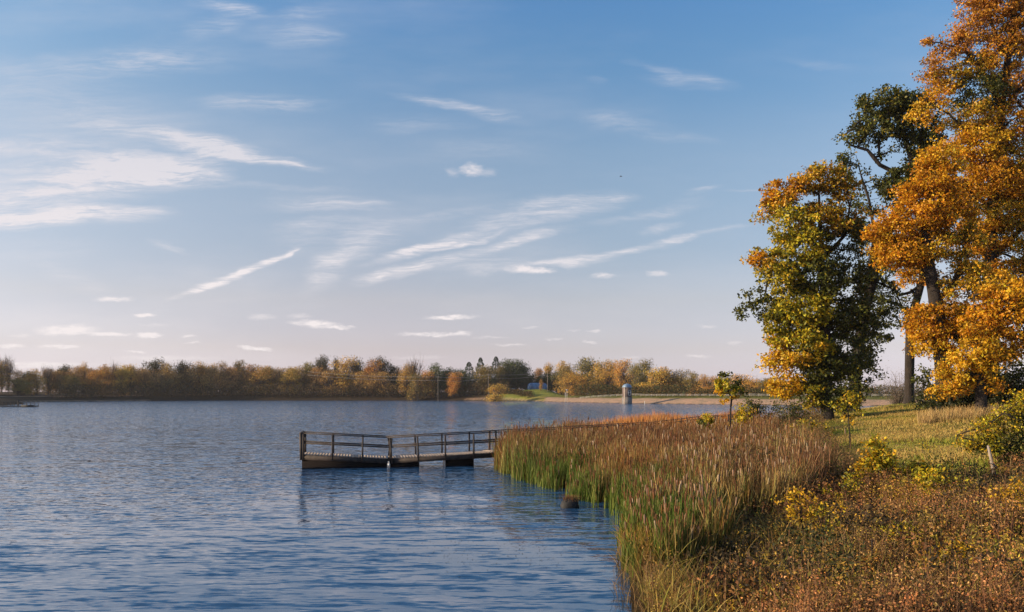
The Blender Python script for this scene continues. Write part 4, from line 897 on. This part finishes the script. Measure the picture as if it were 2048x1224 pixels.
hf = lambda x, y, g: np.interp(x-edge_x(y), [-.5,.3,1.2,3,12], [1.0,1.35,1.75,2.0,1.9])*np.interp(y, [18,24,30,60], [.75,.86,.95,.98])*(1-np.clip((y-33)/4,0,1))+np.clip((y-33)/4,0,1)*np.interp(px_of(x,y), [985,1020,1150,1260,1600], [1.9,2.35,2.2,1.92,1.95])
gap = lambda x, y, g: (y < 22) & (x > 5.0) | ((y < 19.5) & (g.uniform(0,1,len(x)) < .45))
allp = []; hp = []
for (n, yr, sd) in ((6600,(16.6,26),1),(8200,(26,36),2),(10500,(36,50),3),(6500,(50,62),4)):
    p, hh = cattails(n, yr, wid, hf, 200+sd, Mixc(foot_c), Mixc(tip_c), 5, .30, gap); allp.append(p); hp.append(hh)
V, Q, C = merge(allp); tag(mesh_np('cattail_leaves', V, Q, M['grass'], None, C), 'tall brown and green cattail leaves crowding the shallows beside the pier', 'reeds', kind='stuff')
# seed heads: a thin stalk with a brown spike, some gone to pale fluff
hv, hq, hc, o_ = [], [], [], 0
for Bh, hh, lx, x, y in hp:
    m = len(Bh); top = Bh+np.stack([lx[:,0]*hh, lx[:,1]*hh, hh], 1); dirv = unit(top-Bh); L = rg.uniform(.14,.24,m)
    fl = rg.uniform(0,1,m) < np.interp(px_of(x,y), [1100,1350,1500], [.08,.22,.45]); rr = np.where(fl, rg.uniform(.012,.022,m), rg.uniform(.011,.015,m))*(1+.006*y); rr_s = .006
    a = top-dirv*L[:,None]; ring = np.array([(1,0),(0,1),(-1,0),(0,-1)])
    lv = [Bh, a-dirv*.02, a, a+dirv*L[:,None]*.85, top]; lr = [np.full(m,.006), np.full(m,.005), rr, rr, np.full(m,.003)]
    st = np.stack([p_[:,None]+np.concatenate([ring*1.0, np.zeros((4,1))],1)[None]*r_[:,None,None] for p_, r_ in zip(lv, lr)], 1)   # m,5,4,3
    cst = palette(m, [(.22,.16,.08),(.16,.14,.05)], None, .2, rg); chd = np.where(fl[:,None], palette(m, [(.36,.24,.15),(.27,.17,.10),(.46,.33,.22)], None, .2, rg), palette(m, [(.16,.07,.03),(.22,.10,.04)], None, .2, rg))
    cc = np.stack([cst,cst,chd,chd,chd], 1)[:,:,None,:].repeat(4, 2)
    i = (np.arange(m)*20)[:,None,None]+np.arange(4)[None,:,None]*4+np.arange(4)[None,None]; jn = (np.arange(m)*20)[:,None,None]+np.arange(4)[None,:,None]*4+((np.arange(4)+1)%4)[None,None]
    hv.append(st.reshape(-1,3)); hq.append(np.stack([i, jn, jn+4, i+4], -1).reshape(-1,4)+o_); hc.append(cc.reshape(-1,3)); o_ += m*20
tag(mesh_np('cattail_heads', np.concatenate(hv), np.concatenate(hq), M['grass'], None, np.concatenate(hc)), 'brown and fluffy cattail seed heads standing above their leaves', 'reeds', kind='stuff')
# the orange stand behind the walkway
g = rg; n = 9000; y = g.uniform(58, 88, n); x = g.uniform(2, 24, n); wl_ = np.interp(y, [56,58,66,74,82,88], [10.0,12.0,15.8,20.0,27.5,30])
k = (x > np.interp(y, [58,66,74,82,88], [3.2,6.5,10,13.5,17])) & (x < wl_-1.5) & (walk_dist(x,y) > 1.2); x, y = x[k], y[k]; n = len(x); B = foot(x, y)
B[:,2] = np.maximum(B[:,2], -.3); hh_ = (1.95+.35*vnoise(x,y,4,41)+.35*np.exp(-((px_of(x,y)-1280)/70)**2))*g.uniform(.75,1.1,n)
OR = [(.60,.22,.05),(.66,.30,.07),(.50,.16,.05),(.62,.36,.12),(.40,.16,.05)]; out = []
for b in range(4): out.append(blades_geo(B+np.stack([g.normal(0,.08,n), g.normal(0,.08,n), np.zeros(n)],1), hh_*g.uniform(.7,1,n), g.uniform(.035,.06,n), g.uniform(0,6.28,n), g.uniform(.02,.22,n), palette(n, [(.26,.15,.05),(.16,.12,.04)], None, .2, g), palette(n, OR, None, .25, g), 3, g))
V, Q, C = merge(out); tag(mesh_np('orange_reeds', V, Q, M['grass'], None, C), 'bright orange reed stand behind the walkway of the pier', 'reeds', kind='stuff')

# weeds: dry stems with small crisp leaves
def hol(x, y): p_ = px_of(x, y); return 1-.62*np.exp(-((p_-1440)/125)**4)*(y < 15.7)
def weeds(name, label, n, region, h, cols, leafcols, nleaf, leaf, seed, stemw=.015, dens=None, mat='grass', branch=.09):
    g = np.random.default_rng(seed); x = g.uniform(region[0], region[1], n); y = region[2]+(region[3]-region[2])*g.uniform(0,1,n)**1.35
    s1_ = sdf(NEAR, x, y); k = (s1_ > .25) & (x/y < .72)
    if dens is not None: k &= g.uniform(0,1,n) < dens(x, y)
    x, y = x[k], y[k]; n = len(x); B = foot(x, y); hh = h(x, y)*hol(x, y)*g.uniform(.55,1.15,n)
    la = g.normal(.4, 1.6, n); bd = g.uniform(.0,.30,n)
    V1, Q1, C1 = blades_geo(B, hh, stemw*g.uniform(.7,1.5,n), la, bd, palette(n, cols, None, .2, g), palette(n, cols, None, .2, g), 3, g)
    idx = np.repeat(np.arange(n), nleaf); m = len(idx); t = g.uniform(.22, 1.02, m); L = np.stack([np.cos(la), np.sin(la)], 1)[idx]
    p = B[idx].copy(); p[:,:2] += L*(bd*hh)[idx,None]*(t**2)[:,None]+g.normal(0,1,(m,2))*(branch*hh[idx]*(.25+t))[:,None]; p[:,2] += hh[idx]*t*(1-.25*bd[idx]*t)
    cl = palette(n, leafcols, None, .3, g)[idx]*g.uniform(.75,1.3,(m,1))
    V2, Q2, C2_ = leaves_geo(p, leaf*g.uniform(.5,1.5,m), np.clip(cl,.003,.9), .1, .15, .45, g)
    V, Q, C = merge([(V1,Q1,C1),(V2,Q2,C2_)]); return tag(mesh_np(name, V, Q, M[mat], None, C), label, 'weeds', kind='stuff')
def nz(x, y, s, sd): return vnoise(x, y, s, sd)
WB = [(.24,.14,.07),(.14,.08,.045),(.36,.22,.11)]
low = lambda x, y: 1-.97*np.exp(-((px_of(x,y)-1440)/110)**2-((y-16.0)/1.5)**4)      # the dark hollow by the bottom edge
back = lambda x, y: np.clip((np.interp(px_of(x,y), [1500,1650,1760,1900,2048,2300], [40,33.5,27.5,26.5,25,25])-y)/1.5, 0, 1)
weeds('dry_weeds', 'brown dried weeds with small crisp leaves covering the near bank', 17000, (2.4,22,10.5,40), lambda x,y: (.30+.75*nz(x,y,1.5,51)**1.3)*np.interp(y,[10,16,22,30,40],[1.1,.95,.72,.6,.6]), WB, [(.42,.23,.07),(.24,.12,.05),(.52,.33,.12),(.10,.06,.03),(.36,.24,.05),(.06,.045,.02)], 12, .058, 301, dens=lambda x,y: low(x,y)*back(x,y)*np.clip(nz(x,y,1.0,52)*2.8-.80,.05,1))
weeds('red_weeds', 'reddish dried weeds in the near right corner', 8000, (3.5,20,10.5,24), lambda x,y: (.6+.5*nz(x,y,1.8,53))*np.interp(y,[10,16,24],[1.1,.95,.7]), [(.26,.13,.06),(.20,.10,.05)], [(.52,.22,.08),(.34,.14,.055),(.60,.32,.13),(.15,.08,.04)], 20, .040, 302, dens=lambda x,y: low(x,y)*back(x,y)*np.clip((nz(x,y,2.6,54)-.48)*5+1.4*np.exp(-((px_of(x,y)-1910)/90)**2-((y-18)/2)**2), 0, 1))
weeds('margin_weeds', 'brown leafy weeds massed beside the water below the cattails', 5200, (2.3,7.5,11.5,20.5), lambda x,y: (.35+.5*nz(x,y,.9,91)), WB, [(.36,.19,.06),(.24,.12,.05),(.46,.28,.10),(.12,.07,.03),(.52,.34,.07)], 24, .036, 306, dens=lambda x,y: low(x,y)*np.clip(nz(x,y,.7,92)*2.4-.75, .0, 1))
weeds('golden_weeds', 'golden and olive weeds mixed through the near bank', 10500, (2.6,22,10.5,34), lambda x,y: (.4+.5*nz(x,y,1.6,55))*np.interp(y,[10,16,24,34],[1.1,.95,.75,.6]), [(.22,.18,.06),(.16,.15,.04)], [(.66,.42,.05),(.44,.33,.05),(.22,.19,.03),(.70,.46,.07),(.50,.24,.05)], 20, .056, 303, dens=lambda x,y: low(x,y)*back(x,y)*np.clip((nz(x,y,2.1,56)-.42)*4, 0, 1))
weeds('marsh_weeds', 'dark brown weeds between the cattails and the mown grass', 14000, (6,26,25,62), lambda x,y: (1.15+.7*nz(x,y,3,57))*np.interp(px_of(x,y),[1500,1600,1700],[1,.9,.6]), WB, [(.20,.12,.05),(.14,.10,.04),(.28,.15,.06),(.13,.13,.03)], 20, .075, 304, stemw=.018, dens=lambda x,y: ((x > edge_x(y)+wid(y)*.62) & (px_of(x,y) < np.interp(y,[25,30,40,60],[1800,1690,1650,1640])))*(.4+.8*nz(x,y,1.4,58)))
# tall arching grasses at the water's edge and along the bottom
def grasses(name, label, n, region, h, w, c0, c1, bend, seed, dens, cat='grass', lean=None):
    g = np.random.default_rng(seed); x = g.uniform(region[0], region[1], n); y = g.uniform(region[2], region[3], n); k = (g.uniform(0,1,n) < dens(x, y)) & (sdf(NEAR, x, y) > -.35)
    x, y = x[k], y[k]; n = len(x); B = foot(x, y); la = g.uniform(0,6.28,n) if lean is None else g.normal(lean, .9, n)
    V, Q, C = blades_geo(B, h*g.uniform(.45,1.15,n), w*g.uniform(.6,1.4,n), la, g.uniform(*bend, n), palette(n, c0, None, .25, g), palette(n, c1, None, .3, g), 5, g)
    return tag(mesh_np(name, V, Q, M['grass'], None, C), label, cat, kind='stuff')
GY_ = [(.50,.32,.05),(.40,.26,.04),(.58,.40,.10),(.32,.28,.04)]
grasses('golden_grass', 'golden tufted grass at the water edge in front of the cattails', 11000, (2.6,6.4,16.6,21.5), .82, .014, [(.20,.11,.04),(.14,.08,.03)], [(.62,.36,.06),(.50,.28,.05),(.66,.44,.12),(.40,.30,.05),(.34,.18,.05)], (.1,.7), 311, lambda x,y: np.clip(1.5*np.exp(-((px_of(x,y)-1330)/80)**2-((y-18.4)/1.5)**2)+.12*(y<18), 0, 1)*low(x,y))
grasses('arching_grass', 'long straw and green arching grass blades along the bottom bank', 2600, (2.3,7.6,11.5,17.5), .80, .016, [(.15,.12,.03),(.18,.13,.04)], [(.50,.34,.07),(.34,.30,.05),(.58,.42,.14),(.24,.24,.04)], (.25,1.0), 312, lambda x,y: low(x,y)*(.2+.9*(nz(x,y,.8,61) > .5)))
grasses('shore_grass', 'mixed weeds and grass at the lake margin', 4200, (1.9,4.6,13,24), .55, .013, [(.14,.09,.04),(.10,.07,.03)], [(.40,.23,.07),(.28,.17,.05),(.20,.11,.04)], (.1,.9), 313, lambda x,y: np.clip(1-np.abs(x-edge_x(y)-.5)/1.0, 0, 1))
# the mown grass beyond
g = np.random.default_rng(77); n = 90000; y = 22+58*g.uniform(0,1,n)**1.15; x = y*g.uniform(.34,.72,n)
k = (y > np.interp(px_of(x,y), [1550,1650,1760,1900,2200], [45,33,26.5,25.5,24])) & (sdf(NEAR,x,y) > 4); x, y = x[k], y[k]; n = len(x)
dn = np.clip((nz(x,y,7,81)*.55+nz(x,y,2.1,82)*.45-.40)*6, 0, 1); pk = g.uniform(0,1,n) < dn
c0 = np.where(pk[:,None], palette(n, [(.38,.27,.09),(.30,.20,.07)], None, .2, g), palette(n, [(.15,.18,.03),(.20,.21,.04)], None, .2, g))
c1 = np.where(pk[:,None], palette(n, [(.62,.44,.13),(.54,.35,.10),(.48,.40,.09)], None, .2, g), palette(n, [(.36,.36,.05),(.46,.40,.06),(.26,.29,.04)], None, .2, g))
V, Q, C = blades_geo(foot(x,y), (.07+.06*pk+.16*(nz(x,y,4,83) > .76))*g.uniform(.4,1.3,n), g.uniform(.02,.045,n), g.uniform(0,6.28,n), g.uniform(.1,.9,n), c0, c1, 2, g)
tag(mesh_np('meadow_grass', V, Q, M['grass'], None, C), 'short sunlit grass of green and straw on the bank before the big trees', 'grass', kind='stuff')
g = np.random.default_rng(78); n = 2600; px_ = g.uniform(1835, 2040, n); y = g.uniform(47, 52, n); x = (px_-1024)*y/F
V, Q, C = blades_geo(foot(x,y), .75*g.uniform(.4,1.2,n), g.uniform(.02,.04,n), g.uniform(0,6.28,n), g.uniform(.05,.5,n), palette(n, [(.30,.20,.08)], None, .2, g), palette(n, [(.60,.42,.18),(.50,.33,.13)], None, .2, g), 3, g)
tag(mesh_np('straw_grass', V, Q, M['grass'], None, C), 'tall straw-coloured grass in front of the dark thicket', 'grass', kind='stuff')

# leaf mounds added among the weeds; dark leaf colours stand in for shadow gaps
g = np.random.default_rng(404); CS, CC = [], []
mounds = [(4.1,16.2,.7),(5.0,16.8,.75),(3.4,17.3,.5),(5.9,17.8,.6)]
while len(mounds) < 88:
    y_ = g.uniform(12.2, 27); x_ = g.uniform(edge_x(y_)+1.2, y_*.70)
    if px_of(x_, y_) > 1380 and (y_ < 25 or px_of(x_, y_) < 1800): mounds.append((x_, y_, g.uniform(.35,1.0)))
for x_, y_, r_ in mounds:
    n = int(900*r_**1.6); q = unit(g.normal(size=(n,3)))*g.uniform(0,1,(n,1))**.4; q[:,2] = np.abs(q[:,2]); c_ = np.array([x_, y_, gz(x_, y_)])+q*np.array([r_*1.15, r_, r_*g.uniform(.85,1.25)])
    k_ = g.integers(0,4); pal_ = [[(.055,.040,.022),(.08,.055,.03),(.035,.03,.018)],[(.05,.06,.02),(.08,.08,.025),(.03,.035,.015)],[(.22,.10,.04),(.08,.04,.02),(.34,.16,.05)],[(.06,.045,.02),(.20,.15,.03),(.42,.27,.05)]][k_]
    CS.append(c_); CC.append(palette(n, pal_, None, .3, g))
C = np.concatenate(CS); V, Q, Cc = leaves_geo(C, .075*g.uniform(.5,1.5,len(C)), np.concatenate(CC), .1, .15, .5, g)
st = C[g.integers(0, len(C), 2600)].copy(); hh = np.maximum(st[:,2]-height(st[:,0], st[:,1]), .2)+g.uniform(.05,.35,len(st)); st[:,2] -= hh-g.uniform(.05,.35,len(st))
V2, Q2, C2 = blades_geo(st, hh, .012, g.uniform(0,6.28,len(st)), g.uniform(0,.25,len(st)), palette(len(st), [(.16,.09,.05)], None, .2, g), palette(len(st), [(.30,.16,.08),(.42,.27,.12)], None, .2, g), 3, g)
V, Q, Cc = merge([(V,Q,Cc),(V2,Q2,C2)]); tag(mesh_np('shade_mounds', V, Q, M['grass'], None, Cc), 'dark leafy mounds added among the dry weeds to stand in for shadow gaps', 'brush', kind='stuff')

# ------------------------------------------------------------------ single bushes, saplings, vines
def bush(name, label, cat, d, stems, blobs, leaf, per, spread, spacing, seed, rb=.03, mat='leaf', dens=1.0):
    global LD_S, LD_P
    a, b = LD_S, LD_P; LD_S, LD_P = 1.0, dens
    o = grow_tree(name, label, cat, d, stems, blobs, rb, leaf=leaf, per=per, spread=spread, spacing=spacing, seed=seed, rtip=.006, up=.2, crown='foliage'); LD_S, LD_P = a, b
    return o
bush('sapling', 'leafy young tree with broad yellow-green leaves standing over the reeds by the walkway', 'sapling', 46, [[(1462,872),(1461,820),(1463,800),(1455,775),(1450,755)],[(1460,800),(1475,780),(1480,765)],[(1458,790),(1440,785)]],
  [(1452,752,14,8,'green',1.2),(1448,768,18,12,'yg',1.3),(1438,785,12,10,'gold',.8),(1462,778,18,13,'yg',1.2),(1474,770,12,9,'green',1.1),(1448,797,8,8,'gold',.8),(1469,795,8,6,'gold',.6),(1484,785,8,8,'green',.8)], .19, 20, .17, .30, 31, .05)
bush('bush', 'loose green and yellow bush hiding the end of the pier handrail', 'bush', 50, [[(1500,872),(1500,845),(1498,825)]], [(1490,830,22,24,'vine',1.0),(1505,812,22,16,'green',.8),(1520,840,24,18,'green',.8),(1540,822,20,10,'green',.4),(1478,850,16,16,'vine',.9),(1510,855,30,14,'vine',.8)], .14, 30, .22, .34, 32)
bush('small_bush', 'small round yellow-green bush poking above the reeds left of the sapling', 'bush', 46, [[(1411,866),(1411,850),(1410,840)]], [(1411,840,15,11,'vine',1.4),(1404,848,12,10,'green',1.2),(1420,850,10,8,'vine',1.2)], .14, 26, .14, .26, 33, .02)
bush('bush', 'thin dark-leaved bush in front of the far water between the saplings', 'bush', 52, [[(1590,870),(1588,840),(1584,815)]], [(1580,822,26,14,'green',.8),(1600,808,18,10,'green',.6),(1570,840,16,12,'dark',.9),(1605,835,22,14,'green',.8),(1560,805,14,10,'green',.5)], .14, 24, .24, .36, 34)
bush('bush', 'yellow bush low in front of the lawn at the foot of the yellow-green oak', 'bush', 44, [[(1640,880),(1638,862),(1635,852)]], [(1630,858,24,14,'vine',1.1),(1650,868,22,10,'vine',1.0),(1612,870,18,10,'rust',.8),(1600,850,22,12,'vine',.6)], .12, 30, .2, .30, 35)
bush('sapling', 'slender sapling with a bare stem growing on the grass edge before the oaks', 'sapling', 38, [[(1700,892),(1699,865),(1697,835),(1694,800),(1692,775)],[(1698,845),(1715,825)],[(1697,835),(1680,815)]],
  [(1692,775,12,14,'green',.9),(1700,800,22,16,'vine',1.0),(1680,815,16,12,'yg',1.0),(1712,822,16,12,'yg',.9),(1695,838,20,10,'gold',.5),(1672,800,12,10,'green',.8)], .13, 20, .16, .27, 36, .028)
bush('vine_shrub', 'yellow-leaved vine climbing a shrub at the near edge of the mown grass', 'shrub', 24, [[(1790,1010),(1780,960),(1765,915),(1752,890)],[(1780,960),(1810,930)]],
  [(1750,892,22,20,'vine',1.3),(1768,915,26,24,'vine',1.2),(1830,950,34,26,'vine',1.0),(1740,935,26,22,'vine',1.2),(1765,955,34,26,'vine',1.2),(1800,960,30,24,'vine',1.0),(1735,905,10,8,'gold',1),(1720,930,14,10,'gold',.8),(1790,990,36,22,'gold',.9),(1710,950,14,8,'vine',.7)], .12, 17, .12, .20, 37, .02)
bush('vine_tangle', 'spreading yellow and green vine tangle right of the vine-covered shrub', 'shrub', 21, [[(1880,1040),(1878,1000),(1875,980)]],
  [(1860,960,40,20,'vine',.8),(1900,985,44,26,'vine',.9),(1850,1000,36,20,'vine',.8),(1940,1000,36,24,'vine',.8),(1885,940,26,14,'vine',.6),(1930,960,26,16,'yg',.6),(1960,1010,26,20,'green',.6)], .11, 16, .13, .22, 38, .02)
bush('vine_tangle', 'low yellow-leaved vine patch lying in the weeds nearer the cattails', 'shrub', 17.5, [[(1650,1095),(1648,1075),(1645,1055)]],
  [(1640,1030,26,16,'vine',.7),(1665,1055,30,18,'vine',.8),(1630,1080,28,18,'vine',.7),(1680,1010,18,12,'gold',.6),(1650,1100,34,14,'yg',.7),(1690,1090,24,14,'yg',.5),(1615,1050,14,10,'gold',.6)], .075, 10, .10, .18, 39, .012)
bush('thicket_bush', 'large mixed green and yellow bush at the right edge above the leaning weathered post', 'bush', 26, [[(2020,975),(2015,920),(2010,870),(2005,840)],[(2015,920),(1970,895),(1945,880)],[(2018,930),(2050,890),(2070,860)]],
  [(1942,878,28,22,'vine',1.2),(1975,888,36,26,'yg',1.0),(1985,856,38,28,'vine',1.1),(2020,836,38,34,'yg',1.0),(2040,805,34,30,'vine',1.0),(2010,890,44,30,'green',1.0),(2050,900,40,36,'green',.9),(1935,895,14,12,'gold',.8),(2060,860,40,40,'green',.9),(1960,905,26,16,'green',1.0),
   (2030,930,44,24,'dark',1.0),(2040,800,14,12,'yg',.8),(2020,940,30,14,'gold',.4)], .095, 15, .14, .24, 40, .04)
for nm_, lb_, d_, x_, y_, sc_, pl_, sd_ in (
    ('vine_tangle','broad yellow vine mound in front of the leaning weathered post',19.5,1955,1040,1.25,'vine',71),
    ('vine_tangle','bright yellow vine patch at the right edge low in the weeds',18,2030,1000,1.1,'gold',72),
    ('vine_tangle','green-leaved tangle between the vine-covered shrub and the cattails',22,1690,985,1.0,'yg',73),
    ('vine_tangle','yellow leaves trailing over the bank below the spreading vine tangle',16.5,1800,1080,1.15,'vine',74),
    ('vine_tangle','orange-yellow leafy patch low in the weeds nearest the cattail stand',19,1600,1010,.9,'gold',75),
    ('weed_bush','brown dried bush with sparse golden leaves near the bottom centre right',14.8,1740,1150,1.2,'rust',76),
    ('weed_bush','dark olive leafy weed bush by the bottom edge right of the grass hollow',14.5,1600,1160,1.0,'green',77),
    ('weed_bush','golden-brown bushy weed near the bottom right corner',14.2,1900,1130,1.3,'oy',78)):
    bl_ = [(x_-26*sc_,y_-4,22*sc_,16*sc_,pl_,1.0),(x_+8*sc_,y_-18*sc_,26*sc_,18*sc_,pl_,1.0),(x_+38*sc_,y_+2,24*sc_,14*sc_,'vine' if pl_ != 'rust' else 'rust',.8),(x_,y_+20*sc_,40*sc_,18*sc_,'green' if pl_ in ('vine','yg','green') else pl_,.8)]
    bush(nm_, lb_, 'shrub', d_, [[(x_+4,y_+70),(x_+2,y_+30),(x_,y_)]], bl_, .0042*d_ if pl_ != 'rust' else .0028*d_, 15, .0048*d_, .0095*d_, sd_, .012)
bush('weed_clump', 'small yellow-flecked weed clump alone on the near lawn edge', 'plant', 31, [[(1845,905),(1845,895),(1844,888)]], [(1842,890,22,9,'vine',.9),(1860,896,16,7,'vine',.7)], .07, 12, .12, .22, 41, .01)
bush('red_weed', 'orange-red weed with a pale green feathery plant beside it near the bottom right corner', 'plant', 13.2, [[(2005,1190),(2004,1160),(2002,1130)]], [(2000,1145,12,26,'rust',1.6),(2014,1165,10,22,'rust',1.4),(1985,1155,10,16,'yg',1.0)], .05, 12, .06, .12, 42, .008)
# bare grey shrub left of the creeper-wrapped trunk
bb = P(1796, 803, 80); bb[2] = gz(bb[0], 80); bs_ = thing('bare_shrub', 'pale leafless shrub left of the creeper-wrapped trunk against the sky', 'shrub', tuple(bb))
g = np.random.default_rng(5); mb = MB(); tw = []
for _ in range(34):
    a = g.uniform(0,6.28); sp = g.uniform(.4,2.0); e = np.array([math.cos(a)*sp, math.sin(a)*sp, g.uniform(1.6,3.6)]); m_ = e*.5+g.normal(size=3)*.15+np.array([0,0,.3]); mb.tube([(0,0,-.1), m_, e], [.035,.022,.008], 4)
    for _ in range(5):
        f = g.uniform(.3,1); p_ = (m_ if f < .5 else e)*f; q_ = p_+g.normal(size=3)*np.array([.5,.5,.4])+np.array([0,0,.4]); mb.tube([p_, (p_+q_)/2+g.normal(size=3)*.06, q_], [.013,.010,.005], 4); tw.append(q_)
mb.build('stems', M['farbark'], bs_); tw = np.array(tw); C = np.repeat(tw, 9, 0)+g.normal(size=(len(tw)*9,3))*.28
V, Q, Cc = leaves_geo(C, .09, palette(len(C), [(.22,.17,.10),(.30,.22,.13)], None, .3, g), rg=g); mesh_np('leaves', V, Q, M['leaf'], bs_, Cc)
# weathered leaning post and its broken stub
q = P(1988, 958, 25); pz = gz(q[0], 25)
lp = thing('leaning_post', 'pale weathered wooden post leaning in the weeds under the large right-hand bush', 'post', (q[0], 25, pz)); mb = MB()
top = P(1976, 891, 25)-np.array([q[0],25,pz]); pts_ = [np.array((.04,0,-.2)), np.array((0,0,.1))+top*.2, top*.62+np.array((.01,0,0)), top]; mb.tube(pts_, [.062,.056,.046,.034], 9); mb.build('shaft', M['pole'], lp, True)
mb = MB(); mb.bar(top*.55, top*.55+np.array([.22,.05,-.32]), .03, .04); mb.build('splinter', M['pole'], lp)
# dark stump at the edge of the reeds
sd_ = 27.0; q = P(1139, 1012, sd_); st_ = thing('stump', 'dark square stump with dead grass on top in the water by the green cattails', 'stump', (q[0], sd_, 0)); g = np.random.default_rng(8)
prof_ = [(-.25,.29),(0,.29),(.10,.285),(.20,.26),(.27,.18),(.30,.02)]; V = []; k = 14
for z, r in prof_:
    for j in range(k): a = j/k*6.283; c_, s_ = math.cos(a), math.sin(a); m_ = max(abs(c_), abs(s_))**.6; rr = r*(1+.08*g.normal())/m_; V.append((rr*c_, rr*s_*.8, z+.015*g.normal()))
Q = [(i*k+j, i*k+(j+1)%k, (i+1)*k+(j+1)%k, (i+1)*k+j) for i in range(len(prof_)-1) for j in range(k)]
mesh_np('stump_body', V, Q, M['dark'], st_)
n = 260; B = np.stack([g.normal(.05,.14,n), g.normal(0,.10,n), np.full(n,.22)], 1); V, Q, C = blades_geo(B, g.uniform(.10,.30,n), .012, g.uniform(0,6.28,n), g.uniform(.1,.9,n), palette(n, [(.12,.07,.04)], None, .2, g), palette(n, [(.34,.16,.07),(.24,.14,.06)], None, .2, g), 3, g)
mesh_np('dead_grass', V, Q, M['grass'], st_, C)
# floating flecks of leaves on the water
g = np.random.default_rng(61); n = 420; t_ = g.uniform(0,1,n); px_ = 850+370*t_+g.normal(0,40,n); py_ = 1100-30*t_+g.normal(0,26,n)+(g.uniform(0,1,n) < .2)*g.uniform(-90,60,n); d_ = H*F/(py_-HOR); X_ = (px_-1024)*d_/F
k = X_ < edge_x(d_)-.2; X_, d_ = X_[k], d_[k]; n = len(X_); s_ = g.uniform(.012,.035,n); a_ = g.uniform(0,6.28,n); C = np.stack([X_, d_, np.full(n,.008)],1)
V = np.stack([C+np.stack([np.cos(a_+b)*s_*w_, np.sin(a_+b)*s_*w_, np.full(n, .004*(i%2))],1) for i,(b,w_) in enumerate(((0,1),(1.57,.5),(3.14,1),(4.71,.5)))], 1).reshape(-1,3)
tag(mesh_np('floating_leaves', V, np.arange(n*4).reshape(n,4), M['wood_dark']), 'dark flecks of leaf litter floating on the calm water near the reeds', 'leaf litter', kind='stuff')
# ------------------------------------------------------------------ the air
hz = bpy.data.materials.new('evening_air'); hz.use_nodes = True; new_nt(hz.node_tree); n = NB(hz.node_tree)
pv = n.add('ShaderNodeVolumePrincipled'); pv.inputs['Color'].default_value = (.86,.84,.88,1); pv.inputs['Density'].default_value = .00010; pv.inputs['Anisotropy'].default_value = .2
n.l.new(pv.outputs[0], n.add('ShaderNodeOutputMaterial').inputs['Volume'])
mb = MB(); mb.box((-1200,-260,-6),(1200,1300,48)); tag(mb.build('haze', hz), 'thin evening haze over the lake', kind='stuff')
